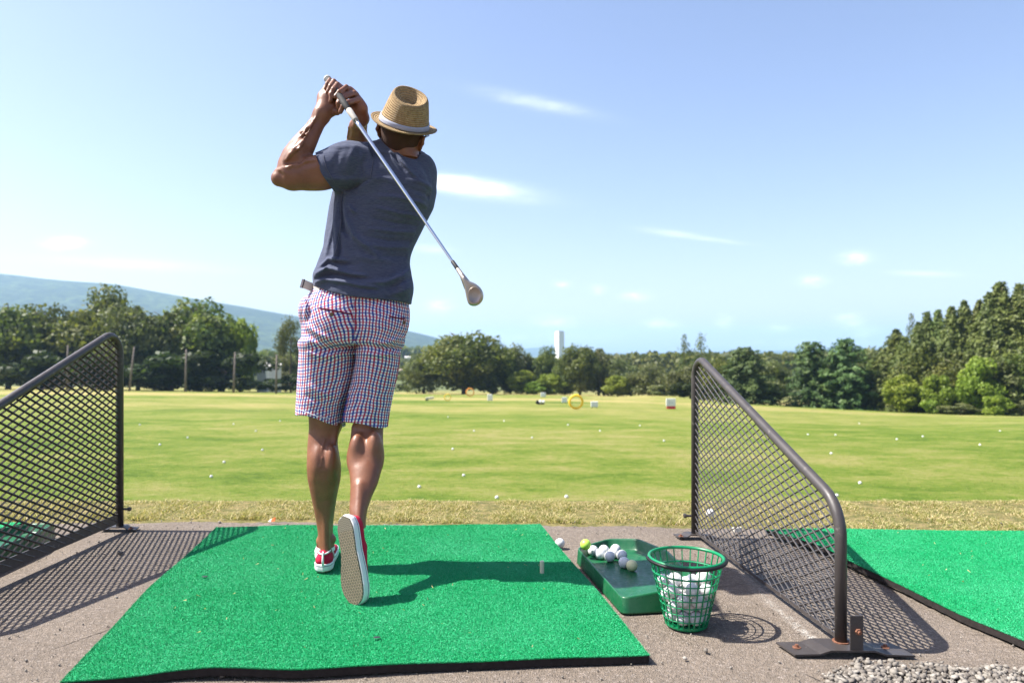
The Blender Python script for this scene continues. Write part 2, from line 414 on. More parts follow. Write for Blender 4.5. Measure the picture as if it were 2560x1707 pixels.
# ------------------------------------------------------------ hills
def ridge(name, pts, D, depth, label, mat, seed, base=-20, tilt=.35):
    r2 = np.random.RandomState(seed)
    pxs = np.linspace(pts[0][0], pts[-1][0], 240)
    hy = np.interp(pxs, [p[0] for p in pts], [p[1] for p in pts])
    k = np.hanning(9); k /= k.sum(); hyp = np.concatenate([np.full(4, hy[0]), hy, np.full(4, hy[-1])]); hy = np.convolve(hyp, k, 'valid')
    hz = H + (CY - hy) / F * D + 10
    ts = np.linspace(-1, 1, 60)
    V = []
    X0 = (pxs - CX) / F
    prof = np.cos(ts * np.pi / 2) ** 1.3
    bumpy = np.zeros((len(pxs), len(ts)))
    for o in range(5):
        f = 2 ** o; bumpy += np.sin(np.linspace(0, 9 * f, len(pxs))[:, None] + r2.rand() * 6 + 2 * np.sin(ts[None] * 3 * f)) * np.cos(ts[None] * 4 * f + r2.rand() * 6) / f
    Yd = D + ts[None, :] * depth + np.zeros((len(pxs), 1))
    Xd = X0[:, None] * D * (1 + ts[None, :] * depth / D * .6)
    Zd = base + (hz[:, None] - base) * prof[None, :] + bumpy * 6 * (1 - np.abs(ts[None]) ) * (np.abs(ts[None]) > .02) * prof - 10
    V = np.stack([Xd.ravel(), Yd.ravel(), Zd.ravel()], 1)
    ny = len(ts); ii = (np.arange(len(pxs) - 1)[:, None] * ny + np.arange(ny - 1)[None, :]).ravel()
    return tag(npmesh(name, V, np.stack([ii, ii + ny, ii + ny + 1, ii + 1], 1), mat, smooth=True), label, kind='structure')
m = Mat('forested_hill', .95, .1); co = m.coord('Position')
n1 = m.noise(m.coord('Position', (.035, .035, .05)), 1, 5, .7); n2 = m.noise(m.coord('Position', (.004, .004, .006)), 1, 4, .6)
m.color(m.mix(m.ramp(n2, [(.40, 0), (.60, .8)]), m.ramp(n1, [(.40, (.006, .018, .008)), (.60, (.085, .12, .035))]), (.02, .036, .014)))
m.bump(n1, 1.0, 14)
M_HILL = m.m
ridge('hill', [(-2300, 884), (-1900, 800), (-1400, 690), (-900, 645), (-400, 655), (0, 685), (50, 690), (100, 697), (200, 706), (300, 713), (400, 732), (500, 750), (600, 768), (745, 796), (900, 812), (1000, 828), (1050, 838), (1110, 853), (1170, 872), (1300, 884)], 2600, 1100,
      'long forested mountain ridge falling from left to right', M_HILL, 3)
ridge('hill', [(1230, 884), (1310, 871), (1380, 867), (1450, 876), (1540, 884), (1600, 884), (1900, 880), (2500, 872), (3200, 870)], 5600, 900,
      'low blue hills on the horizon beyond the tower', M_HILL, 8)

# ------------------------------------------------------------ trees
M_LEAF = leafmat('broad_leaves', [(0, (.038, .06, .013)), (.5, (.092, .118, .024)), (1, (.19, .20, .045))])
M_OLIVE = leafmat('olive_leaves', [(0, (.052, .072, .024)), (.5, (.115, .135, .046)), (1, (.20, .21, .08))])
M_BRIGHT = leafmat('bright_leaves', [(0, (.08, .13, .014)), (.5, (.16, .225, .025)), (1, (.27, .33, .045))])
M_PINE = leafmat('pine_needles', [(0, (.024, .054, .018)), (.5, (.062, .11, .032)), (1, (.13, .185, .055))], transl=.25)
M_SPRUCE = leafmat('spruce_needles', [(0, (.036, .056, .013)), (.5, (.088, .118, .027)), (1, (.165, .19, .045))], transl=.25)
M_BARK = simple('bark', (.11, .085, .065), .9, .1, var=.4, scale=8, bump=.6, bscale=20, bd=.05)

def quads(c, nrm, size, rs, asp=.65):
    n = len(c); nrm = nrm / np.maximum(np.linalg.norm(nrm, axis=1, keepdims=True), 1e-6)
    t = rs.randn(n, 3); t -= (t * nrm).sum(1, keepdims=True) * nrm; t /= np.linalg.norm(t, axis=1, keepdims=True)
    b = np.cross(nrm, t); s = np.asarray(size).reshape(-1, 1) * np.ones((n, 1)) / 2
    V = np.stack([c + t * s, c + b * s * asp, c - t * s, c - b * s * asp], 1).reshape(-1, 3)
    return V, np.arange(4 * n).reshape(n, 4)

def broad_mesh(seed, mat, low=.06, nb=44, nl=230, leaf=.045, round_=1.0):
    rs = np.random.RandomState(seed); Cc = []; Nn = []; T = []
    blobs = []
    for i in range(nb):
        for _ in range(50):
            p = rs.uniform(-1, 1, 3)
            if np.linalg.norm(p) < 1: break
        p = p / max(np.linalg.norm(p), .3) * (.45 + .55 * rs.rand())
        z = low + (1 - low) * (.5 + .5 * p[2]) * .90
        wz = math.sin(math.pi * min(max((z + .16 - low * .7) / (1.19 - low * .7), 0.03), .97)) ** .62 * round_
        br = rs.uniform(.10, .19)
        blobs.append((np.array([p[0] * .42 * wz, p[1] * .42 * wz, z * .96]), br))
    for c, br in blobs:
        d = rs.randn(nl, 3); d /= np.linalg.norm(d, axis=1, keepdims=True)
        rr = br * (rs.uniform(.55, 1.08, nl) + .12 * np.sin(d[:, 0] * 7 + c[0] * 30) * np.sin(d[:, 2] * 6))
        q = c + d * rr[:, None] * np.array([1, 1, .78])
        ok = q[:, 2] > .01
        Cc.append(q[ok]); Nn.append((d + rs.randn(nl, 3) * .55)[ok]); T.append(np.clip(rs.rand() * .45 + rs.rand(nl) * .45 + .1, 0, 1)[ok])
    c = np.concatenate(Cc); nn = np.concatenate(Nn); t = np.concatenate(T)
    V, Q = quads(c, nn, leaf * rs.uniform(.6, 1.3, len(c)), rs)
    return npmesh('crown', V, Q, mat, link=False, fattr={'tint': t})

def conifer_mesh(seed, mat, sparse=1.0, leaf=.03, layers=26, lowz=.03, pw=.85, per=9, droop=.25, dens=16):
    rs = np.random.RandomState(seed); Cc = []; Nn = []; T = []
    for i in range(layers):
        z = lowz + (1 - lowz) * (i / layers) ** .95
        L = .5 * (1 - z) ** pw * rs.uniform(.75, 1.1) + .015
        k = max(3, int(per * (1 - z * .5)))
        for a in np.linspace(0, 2 * np.pi, k, endpoint=False) + rs.rand() * 6:
            if rs.rand() > sparse: continue
            l = L * rs.uniform(.6, 1.15); a += rs.randn() * .15; tb = rs.rand()
            n = int(dens * (l / .3) + 5); s = rs.rand(n) ** .7
            w = .32 * l * (1 - s) + .02
            off = rs.randn(n) * w * .6
            x = np.cos(a) * l * s - np.sin(a) * off; y = np.sin(a) * l * s + np.cos(a) * off
            zz = z + .10 * l * s - droop * l * s * s + rs.randn(n) * .010 + (rs.rand(n) - .5) * .03
            Cc.append(np.stack([x, y, zz], 1)); nr = np.stack([np.cos(a) * .5 + rs.randn(n) * .5, np.sin(a) * .5 + rs.randn(n) * .5, np.full(n, .8)], 1)
            Nn.append(nr); T.append(np.clip(tb * .4 + s * .35 + rs.rand(n) * .25, 0, 1))
    c = np.concatenate(Cc); nn = np.concatenate(Nn); t = np.concatenate(T)
    ok = (c[:, 2] > .005) & (c[:, 2] < 1.0); c, nn, t = c[ok], nn[ok], t[ok]
    V, Q = quads(c, nn, leaf * rs.uniform(.6, 1.4, len(c)), rs, .5)
    return npmesh('crown', V, Q, mat, link=False, fattr={'tint': t})

def trunk_mesh(seed, r=.022, top=.8, limbs=7, z0=.25):
    rs = random.Random(seed); mb = MB()
    pts = [(rs.uniform(-.01, .01) * i, rs.uniform(-.01, .01) * i, top * i / 6 - (.02 if i == 0 else 0)) for i in range(7)]
    mb.tube(pts, [r * (1.25 if i == 0 else 1 - .13 * i) for i in range(7)], 8)
    for k in range(limbs):
        z = z0 + (top - z0) * k / limbs; a = rs.uniform(0, 6.3); l = rs.uniform(.10, .19)
        mb.tube([(0, 0, z), (math.cos(a) * l * .5, math.sin(a) * l * .5, z + l * .45), (math.cos(a) * l, math.sin(a) * l, z + l * .8)], [r * .5, r * .32, r * .12], 6)
    return mb.build('trunk', M_BARK, smooth=True, link=False)

TREE = {}
for i in range(4):
    TREE['b%d' % i] = (broad_mesh(10 + i, M_LEAF, low=.0 + .03 * (i % 2), nb=50), trunk_mesh(i), 'broadleaf_tree')
for i in range(3):
    TREE['o%d' % i] = (broad_mesh(20 + i, M_OLIVE, low=.0, nb=46), trunk_mesh(10 + i), 'broadleaf_tree')
for i in range(3):
    TREE['y%d' % i] = (broad_mesh(30 + i, M_BRIGHT, low=.02, nb=34, nl=200, leaf=.065), trunk_mesh(20 + i, .02, .5), 'broadleaf_tree')
for i in range(2):
    TREE['s%d' % i] = (broad_mesh(40 + i, (M_BRIGHT, M_OLIVE)[i], low=.0, nb=16, nl=150, leaf=.08, round_=1.1), trunk_mesh(30 + i, .02, .4, 4, .1), 'shrub')
M_SHADE = leafmat('shaded_leaves', [(0, (.018, .03, .010)), (.6, (.036, .054, .016)), (1, (.07, .09, .024))])  # undergrowth leaf colour darkened to stand for the shade beneath the crowns
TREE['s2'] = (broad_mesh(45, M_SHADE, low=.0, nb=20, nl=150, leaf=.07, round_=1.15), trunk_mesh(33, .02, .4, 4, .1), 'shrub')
for i in range(3):
    TREE['p%d' % i] = (conifer_mesh(50 + i, M_PINE, .97, .042, 20, .02, .38, 11, .12, 80), trunk_mesh(40 + i, .02, .9, 0), 'pine_tree')
for i in range(3):
    TREE['c%d' % i] = (conifer_mesh(60 + i, M_SPRUCE, 1, .034, 46, .02, .85, 14, .28, 60), trunk_mesh(50 + i, .016, .95, 0), 'spruce_tree')
for i in range(2):
    TREE['t%d' % i] = (conifer_mesh(70 + i, M_SPRUCE, .85, .036, 22, .15, .7, 7, -.1, 26), trunk_mesh(60 + i, .014, .97, 6), 'spruce_tree')
TREE['v0'] = (broad_mesh(80, M_OLIVE, low=.38, nb=20, nl=170, leaf=.036), trunk_mesh(70, .026, .75, 7, .3), 'broadleaf_tree')

def tree(kind, px, top, base, wpx, Y, label, rz=None, group=None):
    me, tr, nm = TREE[kind]
    X = (px - CX) / F * Y; z0 = H - (base - CY) / F * Y; hh = (base - top) / F * Y
    zt = float(terrain(X, Y))
    if zt < z0: hh += z0 - zt
    hh *= (1.13 if kind[0] in 'boyv' and px < 800 else 1.06 if kind[0] in 'boyv' else 1.05); z0 = zt
    if kind == 's2': Y += 5
    w = wpx / F * Y * (1.15 if kind[0] in 'bop' else 1.6 if kind[0] == 'c' else 1)
    o = empty(nm, (X, Y, z0), label, 'shrub' if nm == 'shrub' else 'tree', group, rz if rz is not None else (px * 1.7) % 6.28, (w, w, hh))
    for mm, n2 in ((me, 'crown'), (tr, 'trunk')):
        c = bpy.data.objects.new(n2, mm); COL.objects.link(c); c.parent = o
    return o
GL, GM, GR = 'trees along the left side of the range', 'trees at the far end of the range', 'trees along the right side of the range'
L = [
 ('b0', 20, 752, 968, 250, 104, 'tall dark broadleaf tree at the left edge of the photo'),
 ('b1', 105, 760, 968, 190, 108, 'dark rounded tree second from the left edge'),
 ('o0', 178, 800, 968, 150, 112, 'lower olive tree filling the dip between two taller crowns'),
 ('b2', 262, 730, 968, 240, 110, 'tallest tree on the left, rising behind the black screen top'),
 ('o1', 345, 752, 968, 190, 104, 'grey green bushy tree right of the tallest left tree'),
 ('b3', 420, 768, 968, 190, 108, 'mid green tree behind the second pale pole'),
 ('b1', 497, 745, 968, 230, 110, 'broad domed dark tree between the second and third poles'),
 ('o2', 552, 790, 968, 140, 114, 'sloping shoulder tree left of the yellow green tree'),
 ('y1', 600, 800, 968, 105, 108, 'yellow green tree at the right end of the left grove'),
 ('v0', 727, 800, 968, 95, 112, 'slim tree with a bare leaning trunk beside the golfer'),
 ('o1', 715, 880, 966, 90, 130, 'low olive tree behind the white house'),
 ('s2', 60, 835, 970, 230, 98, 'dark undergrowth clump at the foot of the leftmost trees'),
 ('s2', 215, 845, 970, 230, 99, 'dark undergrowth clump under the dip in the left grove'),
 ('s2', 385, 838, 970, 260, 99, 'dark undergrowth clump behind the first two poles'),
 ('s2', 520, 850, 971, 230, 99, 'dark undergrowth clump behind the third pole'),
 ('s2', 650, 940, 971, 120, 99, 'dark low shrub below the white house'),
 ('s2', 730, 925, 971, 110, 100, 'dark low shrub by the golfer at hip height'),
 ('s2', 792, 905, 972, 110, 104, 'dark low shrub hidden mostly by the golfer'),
]
for k in L: tree(*k, group=GL)
L = [
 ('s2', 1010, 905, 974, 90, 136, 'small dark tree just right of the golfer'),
 ('o2', 1060, 870, 976, 130, 132, 'olive green tree leaning on the left of the great round tree'),
 ('b0', 1160, 812, 980, 220, 128, 'great round dark tree at the far end of the range'),
 ('b3', 1232, 850, 982, 110, 131, 'dark right shoulder of foliage beside the great round tree'),
 ('o0', 1276, 856, 982, 100, 134, 'rounded tree between the great tree and the tower'),
 ('b2', 1318, 882, 982, 80, 136, 'small tree left of the tower with a flat top'),
 ('y0', 1303, 922, 984, 95, 126, 'bright green bush near the black and white target'),
 ('y2', 1372, 930, 984, 90, 126, 'bright green bush under the tower'),
 ('y1', 1337, 952, 984, 60, 124, 'small low yellow green bush between the two bright bushes'),
 ('b1', 1368, 857, 984, 75, 134, 'slim dark tree just left of the tower base'),
 ('b0', 1450, 846, 986, 110, 128, 'tall rounded tree just right of the tower'),
 ('o1', 1497, 856, 986, 110, 131, 'second tall tree right of the tower'),
 ('b2', 1412, 905, 986, 90, 130, 'lower dark tree filling in below the tower'),
 ('o2', 1545, 885, 988, 100, 130, 'mid height tree right of the pair beside the tower'),
 ('y0', 1545, 935, 990, 90, 120, 'yellow green bush above the yellow ring'),
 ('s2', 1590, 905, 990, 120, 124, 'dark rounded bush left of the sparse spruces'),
 ('o0', 1628, 905, 994, 110, 118, 'soft olive bush before the far wood'),
 ('s1', 1665, 950, 1000, 110, 108, 'low olive shrub on the sandy mound'),
 ('t0', 1711, 842, 1000, 90, 104, 'sparse spiky spruce, left one of the pair above the right screen'),
 ('t1', 1752, 838, 1000, 100, 104, 'sparse spiky spruce, right one of the pair above the right screen'),
 ('o2', 1728, 905, 1006, 130, 101, 'dark olive tree under the sparse spruces'),
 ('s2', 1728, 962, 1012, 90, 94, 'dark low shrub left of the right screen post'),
]
for k in L: tree(*k, group=GM)
L = [
 ('p0', 1862, 882, 1020, 150, 90, 'dark spreading pine right behind the sloping tube of the right screen'),
 ('b3', 1800, 895, 1016, 110, 96, 'broadleaf tree seen through the top of the right screen'),
 ('o1', 1930, 893, 1020, 110, 96, 'broad olive tree between two dark pines'),
 ('p1', 2030, 862, 1022, 140, 90, 'layered dark pine in the middle of the right side'),
 ('p2', 2112, 852, 1024, 150, 88, 'taller layered pine beside its twin in the middle of the right side'),
 ('o0', 2182, 864, 1026, 110, 95, 'softer tree behind the gap right of the tall pines'),
 ('c0', 2180, 905, 1026, 110, 90, 'narrow dark spruce at the start of the rising grove'),
 ('c1', 2240, 832, 1028, 150, 88, 'dense spruce where the right grove begins to rise'),
 ('t0', 2278, 792, 1030, 90, 86, 'spiky open spruce top standing over the rising grove'),
 ('c2', 2318, 790, 1030, 110, 86, 'pointed spruce right of the spiky open one'),
 ('c0', 2345, 786, 1032, 110, 85, 'pointed spruce, middle of three along the rising grove'),
 ('c1', 2410, 764, 1036, 140, 83, 'tall pointed spruce left of the highest clump'),
 ('c2', 2448, 762, 1036, 120, 82, 'tall spruce joined to the highest clump'),
 ('c0', 2500, 722, 1040, 190, 80, 'highest spruce of the right grove'),
 ('c2', 2549, 726, 1042, 170, 79, 'high spruce cut by the right edge of the photo'),
 ('c1', 2610, 715, 1044, 200, 78, 'high spruce just beyond the right edge of the photo'),
 ('c1', 2295, 815, 1030, 110, 84, 'shorter spruce filling between the spiky open one and the pointed one'),
 ('c0', 2378, 778, 1034, 120, 83, 'spruce squeezed between the middle pointed spruces of the right grove'),
 ('c2', 2472, 745, 1038, 130, 80, 'spruce leaning on the left side of the highest one'),
 ('c0', 2262, 850, 1029, 110, 85, 'low dense spruce under the spiky open one'),
 ('b2', 2300, 870, 1030, 150, 83, 'dark broadleaf below the pointed spruces on the right'),
 ('o1', 2500, 850, 1040, 190, 79, 'olive broadleaf filling in below the highest spruce'),
 ('b2', 2390, 880, 1034, 170, 81, 'dark broadleaf in the lower middle of the right grove'),
 ('b3', 2560, 850, 1042, 150, 77, 'dark broadleaf low at the right edge of the photo'),
 ('y0', 2260, 930, 1029, 120, 80, 'bright green bush at the foot of the rising grove'),
 ('y1', 2455, 885, 1036, 125, 76, 'bright yellow green tree standing out of the dark right grove'),
 ('y2', 2345, 930, 1033, 100, 78, 'bright green bush in the lower middle of the right grove'),
 ('s0', 2322, 990, 1032, 56, 74, 'small round shrub at the grass edge'),
 ('s0', 2487, 975, 1042, 75, 70, 'bright low shrub at the grass edge near the right side'),
 ('s1', 2400, 1005, 1036, 120, 73, 'low olive ground shrub at the grass edge'),
 ('s1', 2555, 1000, 1044, 110, 70, 'low straggling shrub at the right edge of the photo'),
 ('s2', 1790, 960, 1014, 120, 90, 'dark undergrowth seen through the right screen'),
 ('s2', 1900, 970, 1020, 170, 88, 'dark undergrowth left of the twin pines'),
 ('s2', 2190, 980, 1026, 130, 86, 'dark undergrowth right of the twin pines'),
]
for k in L: tree(*k, group=GR)
# far woods that read as one mass
def wood(pts, D, dep, seed, label, n=5000, mat=M_LEAF, leaf=2.2):
    rs = np.random.RandomState(seed)
    px = rs.uniform(pts[0][0], pts[-1][0], n); top = np.interp(px, [p[0] for p in pts], [p[1] for p in pts]) + 3 * np.sin(px * .13) + 2.5 * np.sin(px * .37 + 1)
    Y = D + rs.rand(n) * dep; X = (px - CX) / F * Y; zt = H - (top - CY) / F * D; zg = terrain(X, Y)
    z = zg + (zt - zg) * rs.rand(n) ** .5
    V, Q = quads(np.stack([X, Y, z], 1), rs.randn(n, 3) + [0, -.6, .8], leaf * rs.uniform(.5, 1.3, n), rs)
    tag(npmesh('far_wood', V, Q, mat, fattr={'tint': rs.rand(n)}), label, 'wood', kind='stuff')
wood([(1540, 888), (1600, 886), (1700, 884), (1820, 884), (1950, 885), (2100, 880), (2250, 872)], 230, 50, 1, 'distant dark green wood on the skyline in the middle', 9000)
wood([(940, 868), (1010, 868), (1060, 872), (1120, 880)], 520, 60, 2, 'distant wood below the mountain between the golfer and the round tree', 5000, leaf=4)
wood([(930, 905), (1000, 903), (1060, 905), (1500, 900)], 330, 40, 3, 'farther wood belt below the pale field', 6000, leaf=3)
wood([(-50, 885), (300, 880), (640, 878), (760, 885), (850, 890)], 260, 60, 5, 'wood behind the left grove and white house', 9000, leaf=3)

# ------------------------------------------------------------ haze
m = bpy.data.materials.new('air'); m.use_nodes = True; t = m.node_tree; t.nodes.clear()
o = t.nodes.new('ShaderNodeOutputMaterial'); v = t.nodes.new('ShaderNodeVolumePrincipled')
v.inputs['Color'].default_value = (.46, .69, 1, 1); v.inputs['Density'].default_value = .00018; v.inputs['Anisotropy'].default_value = .2
t.links.new(v.outputs[0], o.inputs['Volume'])
mb = MB(); mb.box((0, 4510, 130), (12400, 9200, 350)); hz = mb.build('haze', m)
tag(hz, 'pale blue haze over the far land', kind='stuff')
# ------------------------------------------------------------ far structures
M_WHITE = simple('white_paint', (.74, .74, .72), .6, .3, var=.05, scale=3)
M_GREYW = simple('grey_facade', (.42, .45, .48), .6, .3, var=.05, scale=1)
Y = 620.; a0 = P(1388, 829, Y); wd = 22 / F * Y
root = empty('office_tower', (a0.x + wd / 2, Y, float(terrain(a0.x, Y))), 'slim white high rise tower standing above the far trees', 'tower')
hh = a0.z - root.location.z
mb = MB(); M = Matrix.Rotation(R(28), 3, 'Z')
mb.box((0, 0, hh / 2), (wd * .74, wd * .82, hh), M); w_ = mb.build('wall', M_WHITE, root)
mb = MB(); mb.box((0, 0, hh + .35), (wd * .6, wd * .6, .7), M); mb.build('roof', M_GREYW, root)
mb = MB()
for f in range(14):
    mb.box(M @ Vector((wd * .375, 0, hh - 2 - f * 1.35)), (.06, wd * .70, .6), M)
mb.build('window', M_GREYW, root)
def house(px0, px1, top, base, Y, label, roofc, nm='house', rz=0):
    c = P((px0 + px1) / 2, base, Y); w = (px1 - px0) / F * Y; zg = c.z; h = (base - top) / F * Y
    gz = float(terrain(c.x, Y)); 
    root = empty(nm, (c.x, Y, gz), label, 'house', rz=rz); lift = zg - gz
    mb = MB(); mb.box((0, 0, (lift + h * .68) / 2), (w, w * .7, lift + h * .68)); mb.build('wall', M_WHITE, root)
    z1 = lift + h * .68; z2 = lift + h; x, y = w / 2 * 1.06, w * .35 * 1.1
    mb = MB(); mb.add([(-x, -y, z1 + .003), (x, -y, z1 + .003), (x, y, z1 + .003), (-x, y, z1 + .003), (-x, 0, z2), (x, 0, z2)], [(0, 1, 5, 4), (2, 3, 4, 5), (0, 4, 3), (1, 2, 5), (3, 2, 1, 0)])
    mb.build('roof', roofc, root)
    for i in (-1, 0, 1):
        mb = MB(); mb.box((i * w * .28, -w * .35 - .03, lift + h * .38), (w * .12, .06, h * .22)); mb.build('window', M_DARKW, root)
M_DARKW = simple('dark_glass', (.05, .06, .07), .2, .5)
M_ROOFL = simple('pale_roof', (.55, .53, .5), .8, .2); M_ROOFT = simple('tan_roof', (.42, .33, .26), .8, .2)
house(645, 668, 903, 942, 118, 'white house behind the left grove, nearer the poles', M_ROOFL)
house(671, 702, 908, 930, 121, 'white low house right of its neighbour behind the left grove', M_ROOFL, rz=.3)
house(1000, 1030, 922, 937, 300, 'pale low building between golfer and round tree', M_ROOFT)
house(1012, 1026, 890, 902, 480, 'tiny white building on the pale distant field', M_ROOFL)
# poles
M_POLE = simple('weathered_wood', (.15, .125, .11), .85, .2, var=.3, scale=6)
for (tx, ty_, bx, by, lab) in ((336, 867, 323, 970, 'leaning pale wooden pole nearest the left black screen'), (466, 873, 463, 972, 'pale wooden pole, second right of the left screen'),
                            (588, 880, 584, 972, 'pale wooden pole, third right of the left screen'), (692, 886, 690, 971, 'thin pole in front of the white houses'),
                            (170, 863, 167, 968, 'pale wooden pole seen through the left screen')):
    Y = 92.; a = P(bx, by, Y); b = P(tx, ty_, Y); a.z = float(terrain(a.x, Y)) - .1
    mb = MB(); L = b - a
    mb.tube([Vector((0, 0, 0)), L * .5, L], [.14, .125, .10], 10)
    o = mb.build('wooden_pole', M_POLE, smooth=True); o.location = a
    tag(o, lab, 'pole', 'wooden poles at the edge of the range')

# ------------------------------------------------------------ targets in the field
M_YEL = simple('yellow_plastic', (.80, .50, .03), .5, .3, var=.05); M_ORG = simple('orange_plastic', (.75, .28, .03), .5, .3)
M_RED = simple('red_paint', (.55, .03, .06), .5, .3); M_BLK = simple('dark_rubber', (.02, .025, .03), .6, .3)
def ring(px, py, rpx, base, label, mat, thick, nm='target_ring'):
    g = ground_hit(px, base); Y = g.y; r = rpx / F * Y; rt = thick / F * Y
    mb = MB(); mb.tube([(r * math.cos(t * .1309), 0, r + rt + r * math.sin(t * .1309)) for t in range(48)], rt, 10, closed=True, ref=(0, 1, 0))
    o = mb.build(nm, mat, smooth=True); o.location = g; return tag(o, label, 'target ring', 'hoop targets in the field')
ring(1440, 1007, 16.0, 1023, 'largest yellow hoop target standing upright in the field', M_YEL, 2.9)
ring(1119, 993, 8, 1002, 'small faint yellow hoop right of the pale slab', M_YEL, 1.0)
ring(1175, 983, 9.5, 991, 'small orange yellow hoop below the great round tree', M_ORG, 1.2)
def board(px, py, w, h, label, kind='white'):
    g = ground_hit(px, py + h / 2); Y = g.y; W_, H_ = w / F * Y, h / F * Y
    root = empty('target_board', g, label, 'target board', 'distance boards in the field')
    mb = MB(); t = W_ * .12
    if kind == 'red':
        mb.box((0, 0, H_ * .635), (W_, t, H_ * .73)); mb.build('panel', M_WHITE, root, bevel=W_ * .03)
        mb = MB(); mb.box((W_ * .03, 0, H_ * .13), (W_ * .92, t * 1.2, H_ * .26)); mb.build('base', M_RED, root, bevel=W_ * .02)
        mb = MB()                                    # faint number panel on the face
        mb.box((-W_ * .16, -t / 2 - .004, H_ * .62), (W_ * .07, .008, H_ * .34)); mb.box((W_ * .12, -t / 2 - .004, H_ * .62), (W_ * .26, .008, H_ * .05))
        mb.build('faded_number', M_GREYW, root)
    else:
        mb.box((0, 0, H_ * .54), (W_, t, H_ * .88)); mb.build('panel', M_WHITE, root, bevel=W_ * .06)
        mb = MB(); mb.box((-W_ * .3, 0, H_ * .05), (W_ * .12, t * 1.5, H_ * .1)); mb.build('leg', M_BLK, root)
        mb = MB(); mb.box((W_ * .3, 0, H_ * .05), (W_ * .12, t * 1.5, H_ * .1)); mb.build('leg', M_BLK, root)
    return root
board(1677, 1009, 24, 26, 'white board with a red base, right of all other targets', 'red')
board(1486, 1011, 18, 16, 'white board just right of the large yellow ring')
board(1411, 1000, 13, 15, 'white board just left of the large yellow ring')
board(1358, 987, 13, 12, 'white board standing above the black and white marker')
board(1225, 994, 13, 18, 'grey white board below the round tree')
board(1268, 976, 8, 7, 'tiny pinkish marker board in the tree shade')
board(1431, 975, 8, 6, 'tiny pale marker board under the trees right of the tower')
g = ground_hit(1351, 1011)
root = empty('field_marker', g, 'black and white low marker lying in the middle of the field', 'marker')
k = g.y / F
mb = MB(); mb.box((-7 * k, 0, 5.5 * k), (9 * k, 6 * k, 9 * k), Matrix.Rotation(.5, 3, 'Y')); mb.box((3 * k, 0, 2 * k), (14 * k, 7 * k, 4 * k)); mb.build('base', M_BLK, root, bevel=.02)
mb = MB(); mb.sphere((0, 0, 7 * k), 4.2 * k); mb.sphere((8 * k, 0, 7 * k), 3.6 * k); mb.build('buoy', M_WHITE, root, smooth=True)
g = ground_hit(1073, 1001); k = g.y / F
root = empty('target_bench', g, 'pale flat slab target with a dark end', 'target')
mb = MB(); mb.box((1 * k, 0, 6 * k), (20 * k, 9 * k, 5 * k), Matrix.Rotation(-.1, 3, 'Y')); mb.build('slab', simple('pale_stone', (.52, .47, .38), .8), root, bevel=.02)
mb = MB(); mb.box((-6 * k, 0, 2 * k), (7 * k, 7 * k, 4 * k)); mb.build('foot', M_BLK, root)

# ------------------------------------------------------------ golf balls
m = Mat('golf_ball', .3, .5); co = m.coord(); 
m.color(m.mix(m.ramp(m.noise(co, 45, 5, .7), [(.45, 0), (.75, .6)]), (.66, .66, .66), (.36, .34, .30))); m.bump(m.voro(co, 230, rand=.2), .35, .0012); M_BALL = m.m
M_BALLG = simple('grey_ball', (.60, .61, .60), .4, .5, var=.08, scale=60)
M_BALLY = simple('yellowed_ball', (.66, .62, .34), .4, .5, var=.06, scale=60)
M_BALLL = simple('lime_ball', (.42, .72, .08), .4, .5, var=.05)
RB = .02135
def ballmesh(mat, n=28, mm=18):
    mb = MB(); mb.sphere((0, 0, 0), RB, n, mm); return mb.build('golf_ball', mat, smooth=True, link=False)
BM, BMg, BMy, BMl = ballmesh(M_BALL), ballmesh(M_BALLG), ballmesh(M_BALLY), ballmesh(M_BALLL)
def ball(loc, label, group, me=None):
    o = bpy.data.objects.new('golf_ball', me or BM); COL.objects.link(o); o.location = loc
    o.rotation_euler = (loc[0] * 50, loc[1] * 31, 0)
    return tag(o, label, 'golf ball', group)
FB = [(560, 1154, 'white golf ball in the grass left of the golfer at knee height'), (528, 1190, 'white golf ball in the grass, lowest of those left of the golfer'),
      (1132, 1121, 'white golf ball in the grass straight right of the golfer at knee height'), (1048, 1216, 'white golf ball in the grass beside the golfer raised calf'),
      (1242, 1243, 'white golf ball near the dry strip above the mat'), (1416, 1241, 'white golf ball near the dry strip above the loose ball'),
      (1159, 1187, 'white golf ball in the grass right of the golfer calf'), (656, 1123, 'white golf ball in the grass close left of the golfer knee'),
      (469, 1092, None), (584, 1058, None), (2150, 1206, 'white golf ball in the grass right of the screen, farther of the lower two'), (2092, 1238, 'white golf ball in the grass right of the screen, nearest to the paving'),
      (2078, 1132, 'white golf ball in the grass just right of the sloping tube'), (2020, 1084, None), (2089, 1085, None), (2242, 1096, None), (2307, 1089, None),
      (2148, 1056, None), (1776, 1283, 'white golf ball on the dry strip behind the right screen mesh'), (1420, 1060, None), (1500, 1075, None), (1260, 1050, None), (1120, 1040, None),
      (1330, 1092, None), (1600, 1062, None), (700, 1050, None), (640, 1075, None), (350, 1060, None), (400, 1110, None), (2450, 1110, None), (2500, 1075, None), (1185, 1075, None), (1660, 1100, None)]
for (px, py, lab) in FB:
    if py > 1262: g = G(px, py, .03); Y_ = g.y; g.z = .02
    else: g = ground_hit(px, py + 3)
    o = ball((g.x, g.y, g.z + RB * .55), lab or 'tiny white golf ball far out in the range grass', 'golf balls scattered over the range')
    

